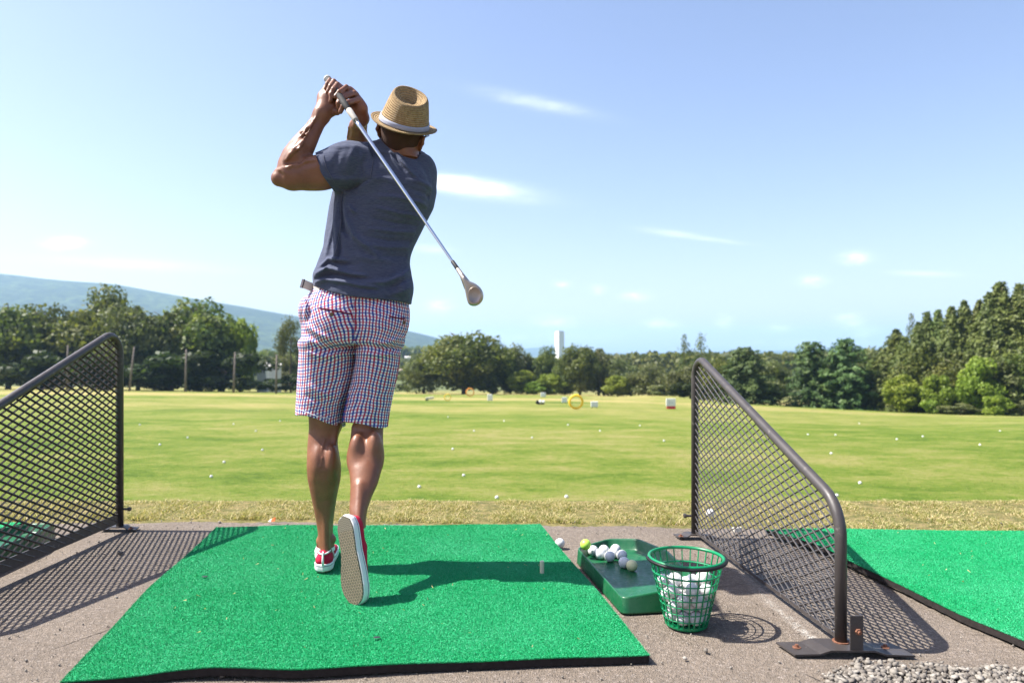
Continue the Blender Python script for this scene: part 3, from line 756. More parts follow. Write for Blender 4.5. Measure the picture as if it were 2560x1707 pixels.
# ------------------------------------------------------------ mats
m = Mat('mat_fibre', .6, .3); a = m.attr('tint')
wear = m.ramp(m.noise(m.coord('Position'), 2.3, 5, .65), [(.42, 0), (.66, .55)])
m.color(m.mix(wear, m.ramp(a, [(0, (.0, .255, .08)), (.5, (.003, .33, .112)), (.88, (.014, .395, .15)), (1, (.11, .50, .28))]), (.07, .45, .23))); M_FIB = m.m
m = Mat('mat_base_turf', .8, .3); co = m.coord()
m.color(m.mix(m.ramp(m.noise(co, 500, 3, .7), [(.35, 0), (.65, 1)]), (.0, .27, .085), (.005, .36, .125))); m.bump(m.noise(co, 700, 3, .7), 1, .004); M_MATG = m.m
M_RUB = simple('black_rubber', (.022, .018, .017), .85, .2, var=.3, scale=80, bump=.5, bscale=300, bd=.002)
def arc(pts, n):
    pts = np.array(pts, float); d = np.concatenate([[0], np.cumsum(np.linalg.norm(np.diff(pts, axis=0), axis=1))]); t = np.linspace(0, d[-1], n)
    o = np.stack([np.interp(t, d, pts[:, i]) for i in range(pts.shape[1])], 1)
    for _ in range(2): o[1:-1] = (o[:-2] + 2 * o[1:-1] + o[2:]) / 4
    return o
def mat(back, front, left, right, zfun, nbl, seed, label, th=.02, bl=True):
    n = 70; rs = np.random.RandomState(seed)
    B, Fr, Lf, Rt = arc(back, n), arc(front, n), arc(left, n), arc(right, n)
    u = np.linspace(0, 1, n)[:, None, None]; v = np.linspace(0, 1, n)[None, :, None]
    S = (1 - v) * Fr[:, None] + v * B[:, None] + (1 - u) * Lf[None] + u * Rt[None] - ((1 - u) * (1 - v) * Fr[0] + u * (1 - v) * Fr[-1] + (1 - u) * v * B[0] + u * v * B[-1])
    Z = zfun(S[..., 0], S[..., 1])
    c = S.reshape(-1, 2).mean(0)
    root = empty('golf_mat', (c[0], c[1], 0), label, 'hitting mat', 'green hitting mats')
    ii = (np.arange(n - 1)[:, None] * n + np.arange(n - 1)[None, :]).ravel(); Q = np.stack([ii, ii + n, ii + n + 1, ii + 1], 1)
    X, Y = S[..., 0] - c[0], S[..., 1] - c[1]
    npmesh('turf', np.stack([X.ravel(), Y.ravel(), (Z - .004).ravel()], 1), Q, M_MATG, root, True)
    per = np.concatenate([np.arange(n) * n, (n - 1) * n + np.arange(1, n), (np.arange(n - 1)[::-1]) * n + n - 1, np.arange(1, n - 1)[::-1]])
    px, py, pz = X.ravel()[per], Y.ravel()[per], Z.ravel()[per]; k = len(per)
    rip = np.random.RandomState(1).randn(k) * .0012
    V = np.concatenate([np.stack([px + rip, py + rip, pz - .005], 1), np.stack([px * 1.0005 + rip, py + rip, np.maximum(pz - .005 - th, .0005)], 1)])
    a = np.arange(k); b = (a + 1) % k
    npmesh('rubber_backing', V, np.stack([a, a + k, b + k, b], 1), M_RUB, root)
    if nbl:
        uu, vv = rs.rand(nbl), rs.rand(nbl); edge = rs.rand(nbl) < .045
        vv = np.where(edge & (rs.rand(nbl) < .6), rs.rand(nbl) * .003, vv); uu = np.where(edge & (vv > .004), np.where(rs.rand(nbl) < .5, 1 - rs.rand(nbl) * .003, rs.rand(nbl) * .003), uu)
        fi, fj = uu * (n - 1), vv * (n - 1); i0 = np.minimum(fi.astype(int), n - 2); j0 = np.minimum(fj.astype(int), n - 2); a, b = fi - i0, fj - j0
        def bil(A): return A[i0, j0] * (1 - a) * (1 - b) + A[i0 + 1, j0] * a * (1 - b) + A[i0, j0 + 1] * (1 - a) * b + A[i0 + 1, j0 + 1] * a * b
        blades(np.stack([bil(X), bil(Y), bil(Z) - .005], 1), rs.uniform(.004, .0062, nbl), rs.uniform(.0011, .0019, nbl), rs.uniform(.2, 1.1, nbl), rs, 'turf_pile', M_FIB, '', root)
        [c_ for c_ in root.children if c_.name.startswith('turf_pile')][0]['kind'] = 'stuff'
    return root
def g2(px, py, z=.028):
    v = G(px, py, z); return (v.x, v.y)
fr = [(150, 1700, .022), (350, 1684, .024), (430, 1672, .029), (530, 1664, .035), (620, 1666, .034), (740, 1671, .03), (900, 1664, .027), (1100, 1652, .027), (1400, 1640, .027), (1624, 1633, .027)]
frp = [g2(*q) for q in fr]; fxs = [q[0] for q in frp]; fzs = [q[2] for q in fr]
def zmain(X, Y):
    e = np.interp(X, fxs, fzs); w = np.exp(-np.clip(Y - 1.74, 0, None) / .22)
    return .028 + (e - .028) * w + .0025 * np.sin(X * 5 + 1) * np.sin(Y * 6) + .0014 * np.sin(X * 15 + 2 * np.sin(Y * 5))
MATM = mat([g2(541, 1316), g2(760, 1311), g2(1100, 1309), g2(1350, 1309)], frp, [frp[0], g2(296, 1548), g2(372, 1466), g2(452, 1398), g2(541, 1316)], [frp[-1], g2(1500, 1482), g2(1350, 1309)],
           zmain, 560000, 1, 'square green hitting mat under the golfer, front edge buckled')
rc = [g2(1915, 1327), g2(2060, 1372), g2(2122, 1404), g2(2250, 1462), g2(2400, 1534), g2(2560, 1600), (1.47, 1.86)]
mat([rc[0], (1.9, 3.26), (2.75, 3.22)], [rc[-1], (2.1, 1.80), (2.95, 1.75)], rc[::-1], [(2.95, 1.75), (2.75, 3.22)],
    lambda X, Y: .03 + .012 * np.exp(-((X - 1.35) / .3) ** 2) * np.clip((Y - 2.2), 0, 1) + .002 * np.sin(X * 7) * np.sin(Y * 9), 330000, 2, 'green hitting mat of the next bay, right of the screen')
mat([(-3.85, 3.40), (-2.36, 3.40)], [(-3.9, 1.9), (-2.42, 1.9)], [(-3.9, 1.9), (-3.85, 3.40)], [(-2.42, 1.9), (-2.36, 3.40)],
    lambda X, Y: .03 + .002 * np.sin(X * 7), 60000, 3, 'green hitting mat corner seen through the left screen')
# tee holes in the main mat, debris
mb = MB()
for (px, py) in ((942, 1592), (512, 1440)):
    p = G(px, py, .032); mb.sphere(p - MATM.location, .009, 10, 8, (1.2, .8, .12))
mb.build('tee_hole', M_BLK, MATM)
# rubber tee
p = G(1355, 1430, .028)
M_TEE = simple('tee_rubber', (.62, .56, .42), .5, .4, var=.1)
mb = MB(); mb.tube([(0, 0, -.006), (0, 0, .02), (0, 0, .041), (0, 0, .043)], [.0078, .0078, .0082, .0075], 20)
o = mb.build('rubber_tee', M_TEE, smooth=False, bevel=.001); o.location = p; tag(o, 'cream rubber tee sticking up near the mat right edge', 'golf tee')
rs = np.random.RandomState(77); nf = 130
fx = np.concatenate([rs.uniform(-1.15, .45, 75), rs.uniform(1.5, 2.7, 55)]); fy_ = rs.uniform(1.9, 3.25, nf); L_ = rs.uniform(.004, .014, nf); an = rs.rand(nf) * 6.28
Vf = np.zeros((nf, 4, 3)); dx, dy = np.cos(an), np.sin(an)
for k_, (a_, b_) in enumerate(((-1, -1), (1, -1), (1, 1), (-1, 1))):
    Vf[:, k_, 0] = fx + a_ * dx * L_ / 2 - b_ * dy * .0009; Vf[:, k_, 1] = fy_ + a_ * dy * L_ / 2 + b_ * dx * .0009; Vf[:, k_, 2] = .0345 + rs.rand(nf) * .004 * (1 + a_)
tag(npmesh('grass_clippings', Vf.reshape(-1, 3), np.arange(nf * 4).reshape(nf, 4), M_STRAW, fattr={'tint': rs.rand(nf) * .6 + .4}), 'dry grass clippings blown onto the green mats', kind='stuff')
# leaf, scraps
M_RLEAF = simple('autumn_leaf', (.55, .13, .03), .6, .3); M_PALE = simple('pale_scrap', (.75, .68, .55), .7, .2)
p = G(682, 1303, .01)
root = empty('fallen_leaf', p, scale=(.6, .6, .6), label='curled orange leaf on the paving edge left of the golfer', cat='leaf')
mb = MB(); mb.add([(-.03, 0, .002), (-.008, -.012, .0), (.02, -.008, .004), (.024, .004, .03), (.008, .012, .034), (-.012, .008, .012)], [(0, 1, 5), (1, 2, 3, 4, 5), (5, 1, 0), (5, 4, 3, 2, 1)])
mb.build('blade', M_RLEAF, root)
mb = MB(); mb.add([(-.04, -.006, 0), (-.012, -.012, .001), (-.010, .004, .024), (-.02, .006, .02)], [(0, 1, 2, 3), (3, 2, 1, 0)]); mb.build('dry_tip', M_PALE, root)
p = G(1842, 1330, .01)
o = MB(); o.box((0, 0, .012), (.05, .02, .024), Matrix.Rotation(.5, 3, 'Z')); o = o.build('paper_scrap', M_PALE, bevel=.004); o.location = p; tag(o, 'small white scrap on the grass edge behind the right screen', 'litter')

# ------------------------------------------------------------ stones
rs = np.random.RandomState(9)
ico = bpy.data.meshes.new('ico'); import bmesh
bm = bmesh.new(); bmesh.ops.create_icosphere(bm, subdivisions=1, radius=1); bm.verts.ensure_lookup_table()
IV = np.array([v.co[:] for v in bm.verts]); IF = np.array([[v.index for v in f.verts] for f in bm.faces]); bm.free(); bpy.data.meshes.remove(ico)
def stones(P3, S, seed):
    r2 = np.random.RandomState(seed); n = len(P3); V = np.zeros((n, len(IV), 3))
    for i in range(n):
        d = IV * (1 + r2.randn(len(IV), 1) * .20) * (S[i] * r2.uniform(.6, 1.25, 3) * [1, 1, .75])
        a = r2.rand() * 6.28; c_, s_ = math.cos(a), math.sin(a); tl = r2.randn() * .3
        d = d @ np.array([[c_, s_, 0], [-s_, c_, 0], [0, 0, 1]]) ; d[:, 2] += d[:, 0] * tl
        V[i] = d + P3[i]
    Fc = (np.arange(n)[:, None, None] * len(IV) + IF[None]).reshape(-1, 3)
    return V.reshape(-1, 3), Fc, np.repeat(r2.rand(n), len(IF))
m = Mat('gravel', .85, .3); a = m.attr('tint'); co = m.coord()
m.color(m.mix(m.ramp(m.noise(co, 300, 4), [(.3, .3), (.7, 0)]), m.ramp(a, [(0, (.085, .072, .06)), (.4, (.155, .138, .118)), (.75, (.22, .20, .17)), (1, (.31, .285, .25))]), (.2, .18, .16))); M_GRAV = m.m
n = 5200; X = rs.uniform(.78, 1.75, n); fy = 1.93 - .0 * X; Y = 1.60 + (.30 * rs.rand(n) ** .8) + .02 * rs.randn(n)
lim = rs.randn(n) * .012 + np.interp(X, [.78, .84, .90, 1.0, 1.15, 1.3, 1.6, 1.75], [1.78, 1.84, 1.89, 1.905, 1.87, 1.85, 1.86, 1.86]) + .012 * np.sin(X * 40)
ok = Y < lim; X, Y = X[ok], Y[ok]; S = .003 + .0075 * rs.rand(len(X)) ** 1.5
V, Fc, t = stones(np.stack([X, Y, S * .35 + rs.rand(len(X)) * .012], 1), S, 3)
tag(npmesh('gravel', V, Fc, M_GRAV, fattr={'tint': t}), 'loose pale gravel at the foot of the right screen', kind='stuff')
n = 1500; X = rs.uniform(-2.6, 2.6, n); Y = rs.uniform(1.6, 3.6, n); S = rs.uniform(.0016, .0042, n) * np.where(rs.rand(n) < .06, 1.9, 1)
V, Fc, t = stones(np.stack([X, Y, S * .3], 1), S, 5)
tag(npmesh('grit', V, Fc, M_GRAV, fattr={'tint': t}), 'small loose grit scattered over the paving', kind='stuff')
for (px, py, s, lab) in ((300, 1385, .012, 'pale pebble in the shadow of the left screen'), (1765, 1630, .012, 'grey pebble right of the mat corner'), (1712, 1648, .009, 'small dark pebble near the mat corner'), (560, 1690, .014, 'flat chip of stone under the buckled mat edge')):
    g = G(px, py, 0); V, Fc, t = stones(np.array([[0, 0, s * .5]]), np.array([s]), int(px))
    o = npmesh('pebble', V, Fc, M_GRAV, fattr={'tint': t}); o.location = g; tag(o, lab, 'pebble')

# ------------------------------------------------------------ bay screens
m = Mat('screen_steel', .42, .5); co = m.coord()
sp = m.ramp(m.noise(co, 30, 6, .7), [(.60, 0), (.68, 1)])
m.color(m.mix(m.math('MULTIPLY', sp, .30), m.mix(m.noise(co, 6, 4), (.034, .029, .028), (.056, .048, .046)), (.28, .25, .22)))
m.put(m.ramp(m.noise(co, 25, 4), [(.3, .36), (.7, .6)]), m.b.inputs['Roughness']); m.bump(m.noise(co, 350, 3), .15, .001); M_STEEL = m.m
M_RUST = simple('rusty_steel', (.17, .075, .045), .8, .3, var=.4, scale=120, bump=.5, bscale=400)
def clip_line(poly, p, d):             # parameters where the line p + t d crosses a convex outline
    t0, t1 = -1e9, 1e9; n = len(poly)
    for i in range(n):
        a = poly[i]; b = poly[(i + 1) % n]; nx_, ny_ = -(b[1] - a[1]), b[0] - a[0]
        den = nx_ * d[0] + ny_ * d[1]; num = nx_ * (a[0] - p[0]) + ny_ * (a[1] - p[1])
        if abs(den) < 1e-9:
            if num > 0: return None
            continue
        t = num / den
        if den > 0: t0 = max(t0, t)
        else: t1 = min(t1, t)
    return (t0, t1) if t1 > t0 + .004 else None
def screen(A, B, ha, hb, z0, label, side, rail_h=.03, feet=True):
    # A: foot of the tall far post, B: foot of the short near post
    A = Vector((A[0], A[1], 0)); B = Vector((B[0], B[1], 0)); root = empty('bay_screen', A, label, 'bay divider', 'mesh screens between the bays')
    L = (B - A).length; e = (B - A).normalized(); nrm = Vector((-e.y, e.x, 0)); rt = .0165
    def W(s, z, o=0): return e * s + Vector((0, 0, z)) + nrm * o
    def rnd(c, p0, p1, r, n=9):
        a = (Vector(p0) - Vector(c)).normalized(); b = (Vector(p1) - Vector(c)).normalized(); ang = math.acos(max(-1, min(1, a.dot(b)))); t = r / math.tan(ang / 2)
        s_, e_ = Vector(c) + a * t, Vector(c) + b * t; bis = (a + b).normalized(); cen = Vector(c) + bis * (r / math.sin(ang / 2)); out = []
        for i in range(n + 1):
            q = i / n; v = ((s_ - cen) * math.sin((1 - q) * (math.pi - ang)) + (e_ - cen) * math.sin(q * (math.pi - ang))) / math.sin(math.pi - ang)
            out.append(cen + v)
        return out
    top, lo = (0, ha), (L, hb)
    path = [Vector((0, .012))] + rnd(top, (0, 0), lo, .085) + rnd(lo, top, (L, 0), .13) + [Vector((L, .012))]
    mb = MB(); mb.tube([W(p.x, p.y) for p in path], rt, 16, ref=tuple(nrm)); mb.build('tube_frame', M_STEEL, root, smooth=True)
    mb = MB(); mb.bar(W(rt * .5, z0 + rail_h / 2), W(L - rt * .5, z0 + rail_h / 2), .006, rail_h); mb.build('bottom_rail', M_STEEL, root)
    # expanded diamond mesh
    poly = [(p.x, p.y) for p in path[1:-1]]; poly = [(0, z0 + .01)] + poly + [(L, z0 + .01)]
    poly = poly[::-1]
    if sum(poly[i][0] * poly[(i + 1) % len(poly)][1] - poly[(i + 1) % len(poly)][0] * poly[i][1] for i in range(len(poly))) < 0: poly = poly[::-1]
    mb = MB(); cw, chh = .064, .0305; sl = chh / cw
    for sg in (1, -1):
        d = Vector((1, sg * sl)).normalized(); k = -60
        for k in range(-60, 110):
            p = (0, k * chh + (0 if sg > 0 else chh / 2)); c_ = clip_line(poly, p, (d.x, d.y))
            if not c_: continue
            a = (p[0] + d.x * c_[0], p[1] + d.y * c_[0]); b = (p[0] + d.x * c_[1], p[1] + d.y * c_[1])
            up = (nrm * .8 + Vector((0, 0, .6))).normalized() if sg > 0 else (nrm * .8 - Vector((0, 0, .6))).normalized()
            mb.bar(W(a[0], a[1], .0014 * sg), W(b[0], b[1], .0014 * sg),   .0040 if sg > 0 else .0034, .0078 if sg > 0 else .0066, up)
    mb.build('wire_mesh', M_STEEL, root)
    for s_, far in ((0, 1), (L, 0)):
        # hat shaped steel foot across the end of the screen
        mb = MB(); w = .085 if not far else .06; hw = .165 if not far else .085; zt = .016
        prof = [(-hw, .004), (-hw * .58, .006), (-hw * .40, zt), (hw * .34, zt), (hw * .52, .006), (hw, .004)]
        c0 = W(s_, 0); ax_ = nrm if not far else nrm; t = .005
        for i in range(len(prof) - 1):
            (x0, z_0), (x1, z_1) = prof[i], prof[i + 1]; vs = []
            sk = .02 if not far else 0
            for (x, z) in ((x0, z_0), (x1, z_1)):
                for yy_ in (-w / 2, w / 2):
                    for dz in (0, t):
                        vs.append(c0 + Vector((1, 0, 0)) * (x + yy_ * -.25) + Vector((0, 1, 0)) * (yy_ - (.02 if not far else -.0) + x * -sk) + Vector((0, 0, z + dz)))
            mb.add(vs, [(0, 1, 3, 2), (6, 7, 5, 4), (1, 5, 7, 3), (0, 2, 6, 4), (0, 4, 5, 1), (2, 3, 7, 6)])
        ft = mb.build('foot_plate', M_STEEL, root)
        for sx_ in (-.8, .72):
            mb = MB(); q = c0 + Vector((hw * sx_, -.015, .010)); mb.tube([q, q + Vector((0, 0, .002))], .0115, 16); mb.tube([q, q + Vector((0, 0, .009))], .005, 6); mb.build('bolt', M_RUST, ft, smooth=False)
        if not far:
            mb = MB(); u0 = c0 + Vector((.016, -.040, .0215)); hgt = .095
            mb.box(u0 + Vector((.016, 0, hgt / 2)), (.004, .036, hgt)); mb.box(u0 + Vector((0, -.0185, hgt / 2)), (.036, .004, hgt)); an = mb.build('angle_bracket', M_STEEL, root)
            mb = MB(); q = u0 + Vector((.003, -.021, .052)); mb.tube([q, q + Vector((0, -.007, 0))], .0085, 6); mb.tube([q + Vector((0, -.006, 0)), q + Vector((0, -.014, 0))], .0045, 10); mb.build('bolt', M_RUST, an)
            mb = MB(); mb.tube([c0 + Vector((0, 0, .0212)), c0 + Vector((0, 0, .0235))], .023, 20); mb.build('weld_ring', M_RUST, root)
        else:
            mb = MB(); q = W(0, .10); mb.tube([q, q + Vector((.045 * side, 0, 0))], .0055, 10); mb.tube([q + Vector((.040 * side, 0, 0)), q + Vector((.052 * side, 0, 0))], .010, 6); mb.build('bolt', M_STEEL, root)
    return root
screen((.838, 3.22), (.938, 2.005), .845, .405, .022, 'sunlit grey brown mesh screen right of the golfer', -1, .012)
screen((-1.875, 3.36), (-1.875, 2.11), .965, .47, .035, 'shaded black mesh screen at the left edge of the photo', 1, .046)

# ------------------------------------------------------------ ball tray
m = Mat('green_plastic_tray', .34, .5); co = m.coord()
m.color(m.mix(m.ramp(m.noise(co, 40, 5, .7), [(.45, 0), (.8, .5)]), m.mix(m.noise(co, 7, 4), (.003, .075, .028), (.008, .11, .038)), (.05, .13, .07)))
m.put(m.ramp(m.noise(co, 50, 5), [(.3, .25), (.7, .5)]), m.b.inputs['Roughness']); M_TRAY = m.m
def tray(dx, dy, label):
    rim = [(.26, 2.84, .060), (.406, 2.98, .060), (.53, 2.95, .068), (.605, 2.72, .082), (.625, 2.31, .086), (.355, 2.268, .052)]
    cx_, cy_ = .44, 2.6
    def rr(sc, zf, r=.028, shift=0):
        out = []; n = len(rim)
        for i in range(n):
            a = Vector(rim[i - 1]); b = Vector(rim[i]); c_ = Vector(rim[(i + 1) % n])
            for k in range(5):
                t = k / 4; p = (b + (a - b).normalized() * r) * (1 - t) ** 2 + b * 2 * t * (1 - t) + (b + (c_ - b).normalized() * r) * t * t
                q = Vector((p.x - cx_, p.y - cy_)); l = q.length; q *= (l + sc) / l
                out.append(Vector((q.x + .0, q.y, zf(p.z))))
        return out
    root = empty('ball_tray', (cx_ + dx, cy_ + dy, 0), label, 'ball tray', 'green ball trays')
    mb = MB(); mb.rings([rr(.006, lambda z: .002), rr(.0045, lambda z: .006), rr(-.002, lambda z: z - .006), rr(-.0035, lambda z: z - .001), rr(-.006, lambda z: z), rr(-.0105, lambda z: z), rr(-.013, lambda z: z - .0015), rr(-.0150, lambda z: z - .006),
                         rr(-.028, lambda z: .026 + (z - .05) * .25), rr(-.034, lambda z: .021 + (z - .05) * .2), rr(-.10, lambda z: .0195 + (z - .05) * .2)], True, True)
    mb.build('tray_shell', M_TRAY, root, smooth=True)
    return root
TR1 = tray(0, 0, 'dark green plastic ball tray between the mat and the right screen')
TR2 = tray(-2.62, .27, 'dark green plastic ball tray behind the left screen')
TR2.scale = (1, 1, 1.0)
def tb_ball(zx, zy, lab, me, z=.046):
    px, py = 1360 + zx / 3.137, 1200 + zy / 3.137; Y = (H - z) * F / (py - CY)
    for _ in range(3):
        X = (px - CX) / F * Y; zf = .0205 + RB + (X - .30) * .02; Y = (H - zf) * F / (py - CY)
    return ball((X, Y, zf), lab, 'golf balls in the tray', me)
q = P(1360 + 330 / 3.137, 1200 + 521 / 3.137, 2.80)
ball((q.x + .006, 2.80, .0505 + RB), 'lime green golf ball perched on the tray rim', 'golf balls in the tray', BMl).location = (q.x, 2.815, .062 + RB * .75)
for a in ((385, 552, 'white golf ball in the tray next to the lime ball', BMg), (470, 548, 'greyish golf ball in the tray, back row left', BMg), (441, 577, 'white golf ball in the tray, third in the front row from the lime ball', BMg), (562, 542, 'white golf ball in the tray, farthest back', BMg),
          (515, 596, 'white golf ball in the tray, lowest of the left cluster', BMg), (545, 568, 'white golf ball in the tray tucked behind the lowest of the left cluster', BMg), (611, 588, 'white golf ball in the tray, above the pair at the right end', BMg), (628, 645, 'white golf ball in the tray touching the yellowed ball', BMg),
          (689, 668, 'yellowed golf ball at the right end of the row in the tray', BMy)):
    tb_ball(*a)
p = G(1360 + 125 / 3.137, 1370, 0); ball((p.x, p.y + .005, RB - .001), 'single white golf ball on the paving between mat and tray', 'loose balls', BM)

# ------------------------------------------------------------ basket
m = Mat('green_plastic_basket', .32, .5); co = m.coord(); m.color(m.mix(m.noise(co, 12, 4), (.0, .16, .06), (.003, .22, .08))); m.b.inputs['Subsurface Weight'].default_value = 0; M_BSK = m.m
bx, by = .541, 2.183; r0, r1, hb_ = .0625, .112, .210
BK = empty('ball_basket', (bx, by, 0), 'green plastic lattice bucket full of golf balls beside the tray', 'ball basket')
mb = MB()
def brad(z): return r0 + (r1 - r0) * (z / hb_)
for k in range(26):
    a = 2 * math.pi * k / 26; c_, s_ = math.cos(a), math.sin(a)
    mb.bar((c_ * brad(.004), s_ * brad(.004), .004), (c_ * brad(hb_ - .004), s_ * brad(hb_ - .004), hb_ - .004), .0034, .0030, (c_, s_, .001))
for z in (.030, .053, .076, .099, .122, .145):
    mb.tube([(math.cos(t * .0873) * brad(z), math.sin(t * .0873) * brad(z), z) for t in range(72)], .0019, 6, closed=True)
z = .168; mb.tube([(math.cos(t * .0873) * brad(z), math.sin(t * .0873) * brad(z), z) for t in range(72)], .0030, 6, closed=True)
mb.build('lattice', M_BSK, BK)
mb = MB(); mb.tube([(math.cos(t * .0873) * (r1 + .001), math.sin(t * .0873) * (r1 + .001), hb_) for t in range(72)], .0052, 12, closed=True); mb.build('rim', M_BSK, BK, smooth=True)
mb = MB(); mb.tube([(0, 0, .0008), (0, 0, .006), (0, 0, .012)], [r0 - .002, r0 + .003, r0 + .0035], 40, cap=True); mb.build('bottom', M_BSK, BK, smooth=False)
M_HAND = simple('black_plastic', (.008, .008, .009), .5, .3)
mb = MB(); hp = []
for i in range(33):
    a = math.pi + math.pi * i / 32; rr_ = r1 + .0085
    hp.append((math.cos(a) * rr_, math.sin(a) * rr_ , hb_ - .001 - .004 * math.sin((a - math.pi))))
mb.tube(hp, .0050, 10, sx=1.0); mb.build('handle', M_HAND, BK, smooth=True)
rs = np.random.RandomState(12); nB = 36
pb = np.stack([rs.uniform(-.04, .04, nB), rs.uniform(-.04, .04, nB), .03 + np.arange(nB) * .012], 1)
for it in range(1500):
    pb[:, 2] -= .0006
    for _ in range(3):
        d = pb[:, None] - pb[None]; L_ = np.linalg.norm(d, axis=2) + np.eye(nB); ov = np.clip(2 * RB - L_, 0, None) * (1 - np.eye(nB))
        pb += (d / L_[..., None] * ov[..., None] * .5).sum(1)
        pb[:, 2] = np.maximum(pb[:, 2], .013 + RB)
        rad = np.hypot(pb[:, 0], pb[:, 1]); lim = r0 + (r1 - r0) * (pb[:, 2] / hb_) - RB * 1.03 - .003
        f = np.where(rad > lim, lim / np.maximum(rad, 1e-6), 1); pb[:, 0] *= f; pb[:, 1] *= f
for i in range(nB):
    ball((bx + pb[i, 0], by + pb[i, 1], pb[i, 2]), 'white golf ball heaped inside the green lattice bucket', 'golf balls in the bucket', BM)
# ------------------------------------------------------------ sculpting with distance fields
class Field:
    def __init__(s, lo, hi, h):
        s.lo = np.array(lo, float); s.h = h; s.n = np.ceil((np.array(hi) - s.lo) / h).astype(int) + 1
        s.ax = [(s.lo[i] + np.arange(s.n[i]) * h).astype(np.float32) for i in range(3)]
        s.D = np.full(tuple(s.n), .08, np.float32)
    def blk(s, lo, hi):
        a = np.clip(np.floor((np.array(lo) - s.lo) / s.h).astype(int), 0, s.n); b = np.clip(np.ceil((np.array(hi) - s.lo) / s.h).astype(int) + 1, 0, s.n)
        sl = tuple(slice(a[i], b[i]) for i in range(3))
        return sl, s.ax[0][sl[0]][:, None, None], s.ax[1][sl[1]][None, :, None], s.ax[2][sl[2]][None, None, :]
    def put(s, fn, lo, hi, k, mode='add'):
        m = k + .02; sl, X, Y, Z = s.blk(np.array(lo) - m, np.array(hi) + m)
        if 0 in s.D[sl].shape: return
        d = fn(X, Y, Z).astype(np.float32); D = s.D[sl]
        if mode == 'add':
            if k > 0: h = np.maximum(k - np.abs(D - d), 0) / k; s.D[sl] = np.minimum(D, d) - h * h * k * .25
            else: s.D[sl] = np.minimum(D, d)
        elif mode == 'sub':
            d = -d
            if k > 0: h = np.maximum(k - np.abs(D - d), 0) / k; s.D[sl] = np.maximum(D, d) + h * h * k * .25
            else: s.D[sl] = np.maximum(D, d)
        else: s.D[sl] = D + d
    def cone(s, p0, p1, r0, r1, k=.012, mode='add'):
        p0, p1 = np.array(p0, float), np.array(p1, float); v = p1 - p0; L2 = max(v @ v, 1e-9)
        def fn(X, Y, Z):
            x, y, z = X - p0[0], Y - p0[1], Z - p0[2]; t = np.clip((x * v[0] + y * v[1] + z * v[2]) / L2, 0, 1)
            return np.sqrt((x - t * v[0]) ** 2 + (y - t * v[1]) ** 2 + (z - t * v[2]) ** 2) - (r0 + (r1 - r0) * t)
        r = max(r0, r1); s.put(fn, np.minimum(p0, p1) - r, np.maximum(p0, p1) + r, k, mode)
    def chain(s, pts, rs, k=.008, k0=None):
        for i in range(len(pts) - 1): s.cone(pts[i], pts[i + 1], rs[i], rs[i + 1], (k0 if (i == 0 and k0) else k))
    def ell(s, c, r, M=None, k=.02, mode='add'):
        c = np.array(c, float); r = np.array(r, float); A = np.array(M) if M is not None else np.eye(3)   # columns = axes
        def fn(X, Y, Z):
            x, y, z = X - c[0], Y - c[1], Z - c[2]
            q = [x * A[0, i] + y * A[1, i] + z * A[2, i] for i in range(3)]
            k0 = np.sqrt(sum((q[i] / r[i]) ** 2 for i in range(3))); k1 = np.sqrt(sum((q[i] / r[i] ** 2) ** 2 for i in range(3))) + 1e-9
            return k0 * (k0 - 1) / k1
        R_ = r.max(); s.put(fn, c - R_, c + R_, k, mode)
    def limb(s, p0, p1, secs, side, k=.02):
        # secs: (t, half width along side, half thickness, offset side, offset depth)
        p0, p1 = np.array(p0, float), np.array(p1, float); n = p1 - p0; L = np.linalg.norm(n); n /= L
        u = np.array(side, float); u -= n * (u @ n); u /= np.linalg.norm(u); w = np.cross(n, u)
        tt = np.linspace(0, 1, 80); S = np.array(secs, float); cols = [smooth1(np.interp(tt, S[:, 0], S[:, i])) for i in range(1, 5)]
        def fn(X, Y, Z):
            x, y, z = X - p0[0], Y - p0[1], Z - p0[2]; t = (x * n[0] + y * n[1] + z * n[2]) / L; tc = np.clip(t, 0, 1)
            a, b, ou, ow = [np.interp(tc, tt, c).astype(np.float32) for c in cols]
            uu = x * u[0] + y * u[1] + z * u[2] - ou; ww = x * w[0] + y * w[1] + z * w[2] - ow
            k0 = np.sqrt((uu / a) ** 2 + (ww / b) ** 2); k1 = np.sqrt((uu / a ** 2) ** 2 + (ww / b ** 2) ** 2) + 1e-9
            d = k0 * (k0 - 1) / k1; e = np.abs(t - tc) * L
            return np.where(d > 0, np.sqrt(d * d + e * e), np.maximum(d, np.where(e > 0, e, -1)))
        r = max(S[:, 1].max(), S[:, 2].max()) + np.abs(S[:, 3:]).max(); s.put(fn, np.minimum(p0, p1) - r, np.maximum(p0, p1) + r, k)
    def rows(s, rows, k=.02, grow=0, mode='add'):
        T = rowtab(rows)
        def fn(X, Y, Z): return rowdist(T, X, Y, Z, grow)
        lo = [T['cx'].min() - T['a'].max() - .02, T['cy'].min() - T['b'].max() - .02, T['z'][0] - .01]; hi = [T['cx'].max() + T['a'].max() + .02, T['cy'].max() + T['b'].max() + .02, T['z'][-1] + .01]
        s.put(fn, lo, hi, k, mode)
